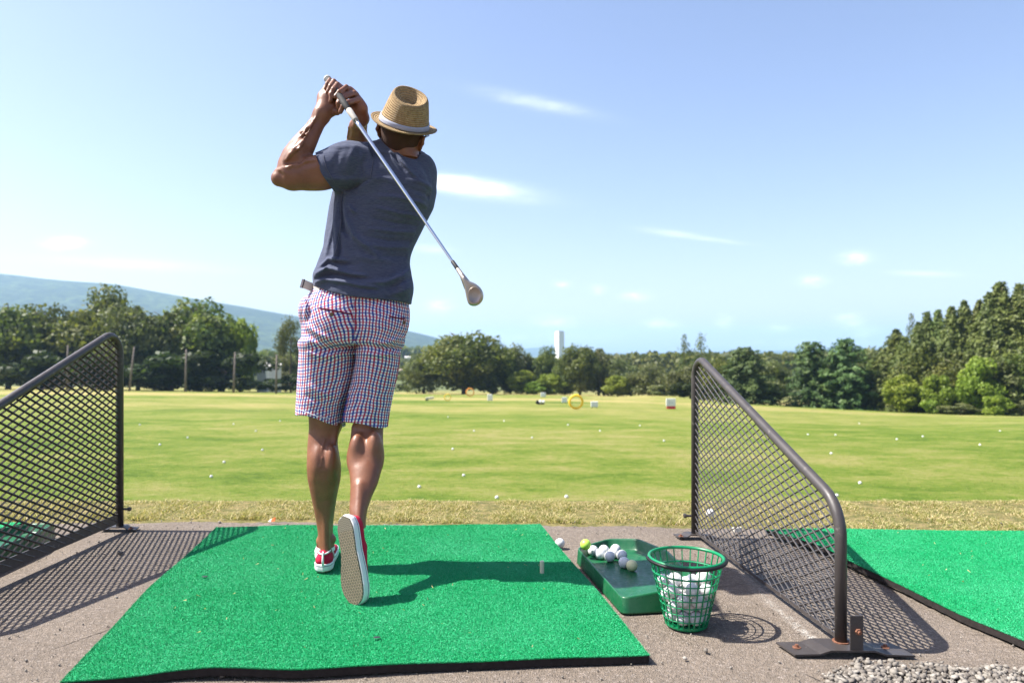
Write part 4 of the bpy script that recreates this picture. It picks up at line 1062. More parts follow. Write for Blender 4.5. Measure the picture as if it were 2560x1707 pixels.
    def curve(s, pts, amp, wid, ylim=None, mode='disp'):
        # a fold: raised (amp > 0) ridge following a line given in the X-Z plane
        P_ = [np.array((p[0], p[1], p[2])) for p in pts]; lo = np.min(P_, 0) - wid * 3; hi = np.max(P_, 0) + wid * 3; lo[1] -= .05; hi[1] += .05
        sl, X, Y, Z = s.blk(lo, hi)
        if 0 in s.D[sl].shape: return
        best = np.full((X.shape[0], 1, Z.shape[2]), 1e3, np.float32); n = len(P_) - 1; W_ = np.zeros_like(best)
        for i in range(n):
            p, q = P_[i], P_[i + 1]; v = q - p; L2 = v[0] ** 2 + v[2] ** 2 + 1e-9
            t = np.clip(((X - p[0]) * v[0] + (Z - p[2]) * v[2]) / L2, 0, 1); d = np.sqrt((X - p[0] - t * v[0]) ** 2 + (Z - p[2] - t * v[2]) ** 2)
            g = (i + t) / n; W_ = np.where(d < best, np.sin(np.pi * (.12 + .76 * g)), W_); best = np.minimum(best, d)
        yc = P_[0][1]; fy = 1 / (1 + np.exp((Y - yc - .09) / .02))
        s.D[sl] -= (amp * np.exp(-(best / wid) ** 2) * W_ * fy).astype(np.float32)
    def mesh(s, name, mat, parent, relax=1, vfn=None, cfn=None):
        D = s.D; D[0] = D[-1] = .08; D[:, 0] = D[:, -1] = .08; D[:, :, 0] = D[:, :, -1] = .08
        S = D < 0; c = np.zeros(tuple(np.array(D.shape) - 1), np.int8)
        for i in (0, 1):
            for j in (0, 1):
                for k in (0, 1): c += S[i:S.shape[0] - 1 + i, j:S.shape[1] - 1 + j, k:S.shape[2] - 1 + k]
        I = np.argwhere((c > 0) & (c < 8)); idx = np.full(c.shape, -1, np.int32); idx[tuple(I.T)] = np.arange(len(I)); del c
        acc = np.zeros((len(I), 3)); cnt = np.zeros(len(I))
        cor = [(i, j, k) for i in (0, 1) for j in (0, 1) for k in (0, 1)]; val = {q: D[I[:, 0] + q[0], I[:, 1] + q[1], I[:, 2] + q[2]] for q in cor}
        for q in cor:
            for a in range(3):
                if q[a] == 0:
                    q2 = list(q); q2[a] = 1; q2 = tuple(q2); d0, d1 = val[q], val[q2]; ok = (d0 < 0) != (d1 < 0)
                    t = np.where(ok, d0 / np.where(ok, d0 - d1, 1), 0); p = np.array(q, float)[None] + 0 * acc; p[:, a] = t
                    acc[ok] += p[ok]; cnt[ok] += 1
        V = (I + acc / cnt[:, None]) * s.h + s.lo; Q = []
        for a in range(3):
            b, c_ = (a + 1) % 3, (a + 2) % 3; sl0 = [slice(None)] * 3; sl1 = [slice(None)] * 3; sl0[a] = slice(0, -1); sl1[a] = slice(1, None)
            A, B = S[tuple(sl0)], S[tuple(sl1)]; E = np.argwhere(A != B); E = E[(E[:, b] > 0) & (E[:, c_] > 0)]
            fl = A[tuple(E.T)]; q = []
            for (db, dc) in ((0, 0), (-1, 0), (-1, -1), (0, -1)):
                e = E.copy(); e[:, b] += db; e[:, c_] += dc; q.append(idx[tuple(e.T)])
            q = np.stack(q, 1); q[~fl] = q[~fl][:, ::-1]; Q.append(q)
        Q = np.concatenate(Q)[:, ::1]
        for _ in range(relax):
            s_ = np.zeros_like(V); n_ = np.zeros(len(V))
            for k in range(4):
                for kk in (1, 3): np.add.at(s_, Q[:, k], V[Q[:, (k + kk) % 4]]); np.add.at(n_, Q[:, k], 1)
            V = V * .45 + .55 * s_ / n_[:, None]
        o = npmesh(name, V, Q, mat, parent, True, vcol=cfn(V) if cfn else None)
        return o, V, Q
def smooth1(v, k=9):
    w = np.hanning(k + 2)[1:-1]; w /= w.sum(); h = k // 2
    return np.convolve(np.concatenate([np.full(h, v[0]), v, np.full(h, v[-1])]), w, 'valid')
def rowtab(rows):
    # rows: (pixel row, left pixel, right pixel, depth, half thickness)
    R_ = sorted([((H - (r[0] - CY) / F * r[3]), ((r[1] + r[2]) / 2 - CX) / F * r[3], (r[2] - r[1]) / 2 / F * r[3], r[3], r[4]) for r in rows]); R_ = np.array(R_)
    z = np.linspace(R_[0, 0], R_[-1, 0], 160)
    return dict(z=z, cx=smooth1(np.interp(z, R_[:, 0], R_[:, 1])), a=smooth1(np.interp(z, R_[:, 0], R_[:, 2])), cy=smooth1(np.interp(z, R_[:, 0], R_[:, 3])), b=smooth1(np.interp(z, R_[:, 0], R_[:, 4])))
def rowdist(T, X, Y, Z, grow=0):
    zc = np.clip(Z, T['z'][0], T['z'][-1]); a, b, cx, cy = [np.interp(zc, T['z'], T[q]).astype(np.float32) for q in ('a', 'b', 'cx', 'cy')]; a = a + grow; b = b + grow
    x, y = X - cx, Y - cy; k0 = np.sqrt((x / a) ** 2 + (y / b) ** 2); k1 = np.sqrt((x / a ** 2) ** 2 + (y / b ** 2) ** 2) + 1e-9; d = k0 * (k0 - 1) / k1; e = np.abs(Z - zc)
    return np.where(d > 0, np.sqrt(d * d + e * e), np.maximum(d, np.where(e > 0, e, -1)))

def Hd(x, y, Y): return P(780 + x / 11.2, 180 + y / 11.2, Y)      # hands were measured on an enlarged crop

# ------------------------------------------------------------ person
m = Mat('skin', .40, .5); co = m.coord('Position')
n1 = m.noise(co, 14, 5, .6); n2 = m.noise(co, 260, 4, .7)
m.color(m.mix(m.ramp(n2, [(.3, .35), (.7, 0)]), m.mix(m.ramp(n1, [(.3, 0), (.7, 1)]), (.165, .062, .030), (.255, .104, .051)), (.10, .038, .022)))
m.put(m.ramp(m.noise(co, 70, 5, .7), [(.3, .34), (.7, .60)]), m.b.inputs['Roughness'])
m.b.inputs['Subsurface Weight'].default_value = .06; m.b.inputs['Subsurface Radius'].default_value = (.012, .005, .003); m.b.inputs['Subsurface Scale'].default_value = .6
b_ = m.bump(n2, .3, .0012); m.bump(m.noise(m.coord('Position', (45, 45, 20)), 1, 3, .5), .16, .006, b_); M_SKIN = m.m

PER = empty('person', (-.70, 2.66, .03), 'man seen from behind in navy t-shirt, checked shorts and straw hat, finishing a golf swing', 'person')
def adopt(o):
    o.parent = PER; o.location = o.location - PER.location; return o

LLEG = [(1000, 768, 868, 2.70, .078), (1040, 773, 866, 2.70, .070), (1070, 774, 854, 2.70, .062), (1090, 772, 845, 2.695, .058), (1110, 770, 843, 2.685, .056), (1135, 769, 847, 2.672, .058), (1165, 768, 852, 2.665, .060), (1195, 770, 851, 2.665, .058),
        (1220, 775, 846, 2.668, .052), (1245, 780, 841, 2.672, .046), (1270, 785, 837, 2.676, .041), (1300, 791, 833, 2.68, .037), (1330, 796, 831, 2.68, .036), (1355, 796, 834, 2.68, .038), (1385, 797, 838, 2.68, .042), (1400, 800, 838, 2.68, .042)]
RLEG = [(1000, 878, 965, 2.675, .072), (1040, 884, 962, 2.675, .068), (1070, 885, 958, 2.67, .060), (1095, 880, 957, 2.65, .056), (1115, 874, 958, 2.63, .058), (1140, 870, 958, 2.605, .060), (1162, 871, 956, 2.58, .059), (1185, 875, 951, 2.555, .053),
        (1210, 877, 944, 2.53, .047), (1240, 876, 930, 2.50, .041), (1270, 874, 919, 2.468, .036), (1300, 876, 914, 2.445, .034), (1320, 880, 914, 2.43, .034)]
B = Field((-1.0, 2.28, .09), (-.22, 3.12, 1.90), .003)
B.rows(LLEG, .02); B.rows(RLEG, .02)
# calf muscles, knee hollows, tendons
B.ell(P(796, 1160, 2.635), (.022, .028, .062), k=.02); B.ell(P(830, 1152, 2.632), (.022, .030, .060), k=.02)
B.ell(P(893, 1132, 2.585), (.031, .037, .070), k=.026); B.ell(P(937, 1126, 2.588), (.028, .035, .072), k=.026)
B.cone(P(899, 1215, 2.492), P(896, 1300, 2.418), .012, .008, .022); B.cone(P(815, 1262, 2.648), P(816, 1375, 2.640), .010, .008, .022)
B.ell(P(799, 1352, 2.675), (.012, .014, .014), k=.014); B.ell(P(832, 1347, 2.68), (.012, .014, .014), k=.014)
B.cone(P(840, 1070, 2.668), P(836, 1120, 2.656), .008, .004, .022); B.cone(P(886, 1070, 2.645), P(882, 1110, 2.615), .008, .005, .022)
for pts in ([(803, 1118, 2.632), (806, 1145, 2.610), (802, 1165, 2.606), (790, 1178, 2.612), (777, 1178, 2.63)], [(812, 1100, 2.637), (806, 1118, 2.627), (800, 1150, 2.610)]):
    q = [P(*p) for p in pts]; B.chain(q, [.0008] * len(q), .006)
# pelvis, trunk (under the clothes), neck
B.rows([(1000, 770, 880, 2.69, .07), (870, 765, 885, 2.68, .085)], .02); B.rows([(1000, 880, 968, 2.67, .07), (870, 895, 995, 2.66, .085)], .02)
B.rows([(870, 770, 1000, 2.67, .09), (800, 770, 1010, 2.67, .10), (720, 800, 1012, 2.67, .09), (620, 830, 1020, 2.68, .09), (520, 850, 1065, 2.69, .10), (430, 885, 1060, 2.68, .09), (395, 930, 1040, 2.67, .06)], .03)
B.cone(P(1010, 400, 2.66), P(1003, 345, 2.64), .058, .056, .03)
# head: axes of the skull
C0 = P(1010, 312, 2.63); HN = np.array((.26, -.46, .83)); HN /= np.linalg.norm(HN); HU = np.array((.94, -.02, -.33)); HU -= HN * (HU @ HN); HU /= np.linalg.norm(HU); HF = np.cross(HN, HU)
HM = np.stack([HU, HF, HN], 1); C0n = np.array(C0)
def hp(u, f, n): return C0n + HU * u + HF * f + HN * n
B.ell(hp(0, .0, -.024), (.075, .094, .078), HM, .01); B.ell(hp(0, .035, -.065), (.060, .062, .070), HM, .03)
B.ell(hp(0, .065, -.115), (.030, .028, .024), HM, .025)                     # chin
B.cone(hp(0, .092, -.030), hp(0, .112, -.066), .008, .013, .012)           # nose
B.ell(hp(-.015, .104, -.068), (.009, .009, .007), HM, .008); B.ell(hp(.015, .104, -.068), (.009, .009, .007), HM, .008)
B.cone(hp(-.04, .082, -.012), hp(.04, .082, -.012), .011, .011, .014)      # brow
B.ell(hp(-.030, .088, -.032), (.014, .010, .009), HM, .006, 'sub'); B.ell(hp(.030, .088, -.032), (.014, .010, .009), HM, .006, 'sub')
B.ell(hp(-.030, .078, -.032), (.012, .012, .010), HM, .003); B.ell(hp(.030, .078, -.032), (.012, .012, .010), HM, .003)
B.cone(hp(-.022, .094, -.090), hp(.022, .094, -.090), .006, .006, .006); B.cone(hp(-.018, .092, -.100), hp(.018, .092, -.100), .007, .007, .006)
for s_ in (-1, 1):                                                         # ears
    e0 = [hp(s_ * .080, -.004, -.022), hp(s_ * .088, -.022, -.020), hp(s_ * .090, -.026, -.040), hp(s_ * .083, -.014, -.062), hp(s_ * .078, -.004, -.072)]
    B.chain(e0, [.005, .006, .006, .005, .006], .005); B.ell(hp(s_ * .078, -.008, -.045), (.006, .014, .024), HM, .008); B.cone(hp(s_ * .087, -.008, -.036), hp(s_ * .085, -.004, -.050), .004, .004, .003, 'sub')
B.cone(hp(-.03, -.062, -.07), P(985, 392, 2.61), .016, .02, .02); B.cone(hp(.03, -.062, -.07), P(1030, 400, 2.62), .016, .02, .02)
# left arm
SH, EL, WR = P(905, 415, 2.60), P(716, 440, 2.55), P(803, 291, 2.60)
SH, EL, WR = map(np.array, (SH, EL, WR))
upz = np.array((0, 0, 1.)); away = np.array((0, 1., 0))
B.limb(SH, EL, [(0, .062, .058, 0, 0), (.35, .064, .058, .0, 0), (.55, .063, .055, -.004, 0), (.75, .054, .050, -.004, 0), (.92, .047, .043, -.002, 0), (1, .040, .038, 0, 0)], upz, .02)
B.ell(P(786, 412, 2.545), (.066, .034, .027), None, .022)                   # biceps
B.ell(P(778, 455, 2.565), (.078, .030, .026), None, .024)                   # triceps
B.cone(P(700, 446, 2.545), P(728, 452, 2.55), .030, .034, .02); B.ell(P(693, 448, 2.545), (.015, .017, .017), None, .016)
B.limb(EL, WR, [(0, .038, .038, 0, 0), (.12, .047, .042, .004, 0), (.30, .050, .044, .006, 0), (.5, .045, .038, .004, 0), (.75, .033, .028, .001, 0), (1, .027, .022, 0, 0)], np.array((-.9, 0, .42)), .02)
B.ell(P(735, 385, 2.535), (.024, .022, .060), np.array([(.87, 0, .5), (0, 1, 0), (-.5, 0, .87)]), .02)
B.cone(P(722, 405, 2.51), P(779, 402, 2.50), .010, .012, .02, 'sub')
for pts in ([(716, 400, 2.51), (735, 372, 2.504), (752, 358, 2.512), (768, 335, 2.532), (780, 312, 2.55)], [(726, 385, 2.505), (748, 372, 2.503), (760, 352, 2.516)], [(752, 330, 2.545), (772, 318, 2.548), (786, 300, 2.56), (797, 278, 2.575)], [(738, 352, 2.53), (758, 335, 2.534), (775, 305, 2.562)],
            [(702, 425, 2.515), (722, 418, 2.507), (742, 408, 2.507)], [(740, 418, 2.511), (765, 403, 2.510), (792, 400, 2.512)]):
    q = [P(p[0], p[1], p[2] + .0035) for p in pts]; B.chain(q, [.0016] * len(q), .012)
# left hand
wl_ = Hd(300, 1150, 2.60)
B.cone(WR, wl_, .027, .027, .02)
LM = [Hd(640, 330, 2.652), Hd(735, 380, 2.655), Hd(830, 450, 2.655), Hd(900, 560, 2.652)]
B.cone(wl_, Hd(430, 800, 2.622), .027, .030, .02); B.cone(Hd(430, 800, 2.622), Hd(560, 1020, 2.615), .032, .028, .02)
for q in LM: B.cone(Hd(440, 760, 2.625), q, .024, .0105, .014)
B.cone(wl_, Hd(330, 700, 2.622), .022, .017, .016); B.cone(Hd(330, 700, 2.622), Hd(420, 430, 2.632), .017, .013, .014)
def finger(pts, r): B.chain([Hd(*p) for p in pts], r, .0035)
finger([(640, 330, 2.652), (500, 225, 2.622), (425, 335, 2.600), (385, 455, 2.598)], [.0095, .0082, .0078, .0072])
finger([(735, 380, 2.655), (615, 262, 2.618), (515, 405, 2.592), (438, 560, 2.590)], [.010, .0088, .0083, .0076])
finger([(830, 450, 2.655), (712, 350, 2.612), (600, 490, 2.584), (505, 630, 2.582)], [.010, .0092, .0086, .0080])
finger([(900, 560, 2.652), (740, 478, 2.606), (535, 625, 2.578), (520, 815, 2.578)], [.010, .0088, .0080, .0072])
finger([(520, 1100, 2.612), (700, 1120, 2.600), (800, 1000, 2.612)], [.017, .0125, .010])
# right arm across the chest, forearm rising behind the shoulder
RS, RE, RW = map(np.array, (P(1050, 435, 2.76), P(893, 415, 2.95), P(896, 312, 2.74)))
B.limb(RS, RE, [(0, .065, .065, 0, 0), (.5, .060, .058, 0, 0), (1, .042, .042, 0, 0)], upz, .03)
B.limb(RE, RW, [(0, .040, .040, 0, 0), (.2, .050, .046, -.002, 0), (.45, .050, .044, -.002, 0), (.75, .039, .033, 0, 0), (1, .030, .025, 0, 0)], np.array((1., 0, 0)), .02)
wr_ = Hd(1385, 1300, 2.690)
B.cone(RW, wr_, .029, .026, .02)
for pts in ([(868, 345, 2.79), (872, 320, 2.745), (884, 298, 2.71)], [(880, 345, 2.775), (884, 322, 2.73), (889, 300, 2.70)]):
    q = [P(*p) for p in pts]; B.chain(q, [.003] * len(q), .007)
RM = [Hd(1330, 800, 2.650), Hd(1215, 640, 2.655), Hd(1110, 545, 2.655), Hd(1040, 490, 2.652)]
B.cone(wr_, Hd(1330, 1020, 2.665), .026, .026, .02)
for q in RM: B.cone(Hd(1330, 1020, 2.668), q, .0235, .0115, .014)
finger([(1040, 490, 2.652), (960, 425, 2.616), (765, 560, 2.582), (650, 700, 2.578)], [.0098, .0090, .0085, .0078])
finger([(1110, 545, 2.655), (915, 650, 2.600), (775, 735, 2.576), (715, 870, 2.576)], [.0102, .0092, .0086, .0078])
finger([(1215, 640, 2.655), (1180, 600, 2.640), (870, 735, 2.584), (745, 880, 2.570), (730, 1010, 2.578)], [.011, .0098, .0100, .0092, .0084])
finger([(1330, 800, 2.650), (1300, 775, 2.640), (1000, 860, 2.580), (870, 960, 2.566), (795, 1120, 2.570)], [.0115, .0104, .0102, .0095, .0088])
finger([(1270, 1150, 2.665), (1130, 1050, 2.650), (990, 950, 2.652)], [.016, .012, .0095])

# fabric -----------------------------------------------------
m = Mat('navy_jersey', .92, .12); co = m.coord('Position')
n1 = m.noise(m.coord('Position', (1, 1, 1)), 420, 3, .7); n2 = m.noise(co, 9, 5, .6); n3 = m.noise(m.coord('Position', (60, 60, 600)), 1, 3, .6)
m.color(m.mix(m.ramp(n3, [(.3, 0), (.75, .55)]), m.mix(m.ramp(n2, [(.3, 0), (.7, 1)]), (.034, .042, .078), (.052, .062, .104)), (.135, .145, .19)))
b_ = m.bump(n1, .35, .0012); m.bump(m.noise(m.coord('Position', (7, 7, 26), (0, R(28), 0)), 1, 3, .5), .45, .014, b_)
m.b.inputs['Sheen Weight'].default_value = .15; m.b.inputs['Sheen Roughness'].default_value = .5; m.b.inputs['Sheen Tint'].default_value = (.6, .65, .8, 1)
M_SHIRT = m.m
TR = [(778, 789, 1027, 2.665, .140), (745, 786, 1029, 2.665, .136), (720, 783, 1031, 2.665, .130), (700, 786, 1030, 2.665, .120), (680, 789, 1028, 2.665, .117), (660, 794, 1024, 2.668, .115), (640, 802, 1026, 2.67, .115), (618, 810, 1034, 2.675, .117), (590, 813, 1048, 2.68, .120), (560, 818, 1063, 2.685, .125),
      (520, 824, 1084, 2.69, .130), (480, 833, 1092, 2.695, .132), (450, 850, 1090, 2.70, .130), (425, 872, 1082, 2.70, .122), (400, 900, 1068, 2.695, .105), (380, 925, 1050, 2.69, .085), (362, 948, 1038, 2.685, .066)]
S = Field((-.90, 2.42, .95), (-.22, 3.05, 1.72), .0034)
S.rows(TR, .02)
S.ell(P(806, 690, 2.62), (.030, .06, .030), None, .03); S.ell(P(1008, 720, 2.62), (.032, .06, .05), None, .03)
S.cone(P(1005, 372, 2.665), P(1004, 352, 2.66), .068, .062, .03)
S.ell(P(990, 470, 2.60), (.11, .045, .10), None, .05); S.ell(P(930, 440, 2.585), (.055, .045, .060), None, .03)        # shoulder blades
S.ell(P(1052, 425, 2.72), (.058, .075, .062), None, .04)
# sleeve
c0, c1 = np.array(P(789, 380, 2.58)), np.array(P(832, 478, 2.58)); v = c1 - c0; nc = np.array((v[2], 0, -v[0])); nc /= np.linalg.norm(nc); nc = nc if nc[0] > 0 else -nc
SLV = Field((-.90, 2.42, .95), (-.22, 3.05, 1.72), .0034)
SLV.limb(P(925, 408, 2.625), P(790, 435, 2.57), [(0, .076, .078, 0, 0), (.3, .090, .080, 0, 0), (.55, .090, .076, 0, 0), (.8, .078, .067, 0, 0), (1, .070, .060, 0, 0)], upz, .022)
SLV.ell(P(872, 398, 2.575), (.060, .05, .058), None, .03)
def fsl(pts, Y): return [np.array(P(a, b, Y)) for a, b in pts]
for pts, a_, w_ in [([(800, 440), (830, 455), (870, 456), (918, 447)], .008, .010), ([(862, 380), (850, 410), (838, 440)], -.005, .012), ([(812, 400), (824, 430), (845, 460)], .004, .010), ([(893, 372), (885, 400), (868, 440)], .005, .010), ([(905, 385), (900, 420), (885, 445)], -.005, .009), ([(830, 370), (860, 375), (890, 372)], .003, .008)]:
    SLV.curve(fsl(pts, 2.57), a_, w_)
slv_solid = SLV.D.copy()
SLV.put(lambda X, Y, Z: (X - c0[0]) * nc[0] + (Z - c0[2]) * nc[2] + .003 * np.sin(Z * 60) + 0 * Y, (-.92, 2.4, 1.3), (-.60, 3.05, 1.72), 0, 'sub')
SLV.cone(P(760, 438, 2.563), P(836, 426, 2.588), .057, .059, .004, 'sub')
S.ell(P(945, 380, 2.64), (.075, .05, .040), None, .03)
S.limb(P(1050, 430, 2.76), P(960, 425, 2.88), [(0, .078, .08, 0, 0), (.5, .080, .075, 0, 0), (1, .070, .066, 0, 0)], upz, .03)
def smin_(A, Bq, k): h = np.maximum(k - np.abs(A - Bq), 0) / k; return np.minimum(A, Bq) - h * h * k * .25
S_solid = smin_(S.D, slv_solid, .018)
S.D = smin_(S.D, SLV.D, .014)
def flat(pts, Y): return [np.array(P(a, b, Y)) for a, b in pts]
FY = 2.56
folds = [ # pixel path, height, half width
 ([(785, 706), (812, 699), (850, 704), (900, 716), (950, 722), (1000, 716)], .013, .0075), ([(787, 695), (830, 686), (880, 694), (930, 700)], -.008, .007),
 ([(792, 684), (815, 670), (850, 678), (885, 688), (915, 690)], .014, .0075), ([(796, 668), (825, 656), (862, 662), (890, 664)], -.008, .008), ([(800, 660), (818, 646), (845, 650), (866, 652)], .012, .008),
 ([(812, 676), (820, 660), (832, 672)], .008, .006), ([(840, 716), (870, 712), (905, 722), (930, 726)], -.006, .006),
 ([(1026, 655), (1005, 688), (965, 706), (915, 708)], .012, .009), ([(1022, 690), (990, 716), (940, 724), (890, 716)], -.010, .008), ([(1026, 715), (1005, 730), (970, 738)], .006, .009),
 ([(853, 505), (862, 545), (885, 590), (925, 622), (945, 640)], .012, .010), ([(850, 480), (851, 530), (858, 575), (874, 592)], -.014, .008), ([(836, 505), (832, 550), (838, 590), (836, 640), (834, 655)], .010, .010), ([(843, 655), (848, 625), (846, 585)], -.009, .006), ([(870, 512), (880, 525), (890, 532)], .010, .006), ([(825, 560), (815, 600), (808, 640)], .008, .009),
 ([(1088, 548), (1045, 536), (1000, 534), (940, 520)], .0075, .0075), ([(1080, 566), (1040, 556), (990, 556), (930, 545)], -.006, .007), ([(1074, 582), (1035, 574), (985, 578), (920, 572)], .0075, .0075), ([(1060, 600), (1020, 594), (970, 600), (910, 590)], -.006, .007), ([(1050, 617), (1015, 613), (965, 618), (915, 612)], .0075, .008),
 ([(1040, 636), (1010, 634), (960, 640)], -.006, .008), ([(1090, 516), (1050, 504), (1000, 496), (950, 492)], .007, .008), ([(1092, 494), (1060, 480), (1010, 470)], -.005, .008), ([(1091, 470), (1060, 456), (1020, 450)], .006, .008),
 ([(992, 380), (1006, 405), (1030, 432), (1052, 452)], .010, .007), ([(980, 378), (992, 400), (1015, 428)], -.008, .006), ([(970, 372), (978, 392), (1000, 420)], .007, .006), ([(935, 368), (960, 378), (990, 380)], .006, .006), ([(1068, 408), (1075, 440), (1072, 470)], .006, .010),
 ([(918, 392), (907, 415), (906, 442)], -.006, .007), ([(835, 468), (870, 470), (925, 452)], -.010, .006), ([(925, 452), (960, 448), (990, 456)], .005, .010), ([(890, 640), (930, 650), (975, 650)], .006, .012)]
for pts, a_, w_ in folds: S.curve(flat(pts, FY), a_ * 1.15, w_)
# cut hem, cuff, neck
def carve_plane(Fd, p, n, lo, hi):
    n = np.array(n, float); n /= np.linalg.norm(n); p = np.array(p)
    Fd.put(lambda X, Y, Z: (X - p[0]) * n[0] + (Y - p[1]) * n[1] + (Z - p[2]) * n[2], lo, hi, 0, 'sub')
h0, h1 = np.array(P(785, 719, 2.6)), np.array(P(1026, 771, 2.6)); v = h1 - h0; nrm_h = np.array((-v[2], 0, v[0])); nrm_h /= np.linalg.norm(nrm_h)
S.put(lambda X, Y, Z: (X - h0[0]) * nrm_h[0] + (Z - h0[2]) * nrm_h[2] + .012 * np.sin((X - h0[0]) * 13) * 1 - .006, (-.9, 2.4, .95), (-.2, 3.05, 1.2), 0, 'sub')
def shell(Fd, inner, thick, lo, hi):   # hollow the cloth round the body near an opening
    sl, X, Y, Z = Fd.blk(lo, hi); Fd.D[sl] = np.maximum(Fd.D[sl], -(inner(X, Y, Z) + thick))
sl, X, Y, Z = S.blk((-1.9, 1.4, .5), (1.2, 4.05, 2.72))
dh = (X - h0[0]) * nrm_h[0] + (Z - h0[2]) * nrm_h[2] + 0 * Y; mask = np.broadcast_to(dh < .013, S.D.shape)
hem_in = rowdist(rowtab(TR), X, Y, Z, -.010).astype(np.float32)
S.D[mask] = np.maximum(S.D[mask], -hem_in[mask])
# neck hole
na, nb = np.array(P(958, 350, 2.60)), np.array(P(1050, 390, 2.60)); vv = nb - na; nn_ = np.array((-vv[2], 0, vv[0])); nn_ /= np.linalg.norm(nn_); nn_ = nn_ + np.array((0, -.35, 0)); nn_ /= np.linalg.norm(nn_)
S.put(lambda X, Y, Z: np.where(X > -.56, -((X - na[0]) * nn_[0] + (Y - na[1]) * nn_[1] + (Z - na[2]) * nn_[2]), 1) + 0, (-.56, 2.4, 1.4), (-.2, 3.05, 1.75), 0, 'sub')
S.cone(P(1007, 400, 2.655), P(1000, 320, 2.635), .066, .066, .006, 'sub')
shirt, sv, sq = S.mesh('t_shirt', M_SHIRT, None, relax=1); adopt(shirt)
# collar rib and seams
def surf_y(Fd, x, z, y0=2.40, y1=2.9):   # camera facing surface of a field at (x, z)
    i = int(round((x - Fd.lo[0]) / Fd.h)); k = int(round((z - Fd.lo[2]) / Fd.h)); i = min(max(i, 0), Fd.n[0] - 1); k = min(max(k, 0), Fd.n[2] - 1)
    col = Fd.D[i, :, k]; j = int(np.argmax(col < 0))
    if not (col < 0).any(): return None
    if j > 0: t = col[j - 1] / (col[j - 1] - col[j] + 1e-9); return Fd.lo[1] + (j - 1 + t) * Fd.h
    return Fd.lo[1]
def on(Fd, pts, off=.0015, n=14):
    out = []; d = arc(np.array(pts, float), n)
    for (px, py) in d:
        Y = 2.58
        for _ in range(4):
            q = P(px, py, Y); s_ = surf_y(Fd, q.x, q.z)
            if s_ is None: break
            Y = s_
        if s_ is None: continue
        out.append(P(px, py, Y - off))
    return out
M_SEAM = simple('shirt_seam', (.10, .105, .14), .9, .1)
for pts, r in (([(933, 383), (932, 410), (925, 445)], .0013), ([(858, 470), (852, 500), (853, 560), (846, 600), (836, 640)], .0013), ([(808, 387), (815, 420), (830, 445), (842, 468)], .0011)):
    q = on(S, pts)
    if len(q) > 3:
        mb = MB(); mb.tube(q, r, 6); o = mb.build('seam', M_SEAM, smooth=True); o.parent = shirt
# shorts ------------------------------------------------------
m = Mat('gingham', .85, .15); uvu = m.attr('gu'); uvv = m.attr('gv')
per = .0272
def tri(x, ph, lo, hi):                # 1 inside a stripe, 0 outside
    f = m.math('FRACT', m.math('ADD', m.math('DIVIDE', x, per), ph)); return m.ramp(f, [(max(0, lo), 0), (lo + .03, 1), (hi - .03, 1), (hi, 0)])
blue, red = (.020, .050, .24), (.36, .012, .045)
vr, vb = tri(uvu, 0, .02, .30), tri(uvu, 0, .51, .80); per2 = per
per = .0215; hr_, hb2 = tri(uvv, 0, .02, .28), tri(uvv, 0, .52, .78)
c = m.mix(m.math('MULTIPLY', vr, .93), (.74, .74, .78), red); c = m.mix(m.math('MULTIPLY', vb, .95), c, blue)
c = m.mix(m.math('MULTIPLY', hr_, .62), c, red); c = m.mix(m.math('MULTIPLY', hb2, .74), c, blue)
m.color(c); co = m.coord('Position'); b_ = m.bump(m.noise(co, 600, 3, .7), .25, .001); m.bump(m.noise(m.coord('Position', (16, 16, 9)), 1, 4, .55), .5, .010, b_); M_GING = m.m
HIP = [(700, 797, 1012, 2.665, .106), (718, 788, 1014, 2.665, .110), (735, 774, 1016, 2.665, .116), (752, 763, 1020, 2.665, .123), (775, 752, 1024, 2.665, .128), (800, 753, 1024, 2.665, .130), (825, 756, 1020, 2.665, .130), (845, 756, 1012, 2.665, .124), (862, 752, 1005, 2.668, .115)]
LL = [(855, 751, 897, 2.675, .112), (880, 750, 893, 2.68, .106), (910, 748, 888, 2.685, .100), (950, 745, 882, 2.69, .096), (990, 743, 872, 2.695, .094), (1020, 741, 862, 2.70, .093), (1045, 740, 857, 2.70, .094), (1075, 740, 856, 2.70, .094)]
RL_ = [(855, 893, 1005, 2.66, .108), (880, 892, 1001, 2.665, .104), (910, 888, 998, 2.665, .099), (950, 881, 991, 2.668, .094), (990, 869, 982, 2.67, .090), (1020, 862, 976, 2.67, .088), (1050, 856, 971, 2.67, .088), (1090, 860, 967, 2.67, .088)]
T_ = Field((-.90, 2.42, .50), (-.32, 2.92, 1.14), .0034)
T_.rows(LL, .004); T_.rows(RL_, .004); T_.rows(HIP, .03)
T_.ell(P(840, 805, 2.60), (.078, .060, .085), None, .035); T_.ell(P(948, 812, 2.60), (.076, .058, .085), None, .035)
T_.ell(P(762, 775, 2.64), (.020, .045, .045), None, .02)
T_.cone(P(893, 700, 2.528), P(893, 850, 2.55), .005, .008, .03, 'sub')
T_.cone(P(893, 862, 2.53), P(880, 960, 2.60), .006, .004, .014, 'sub')
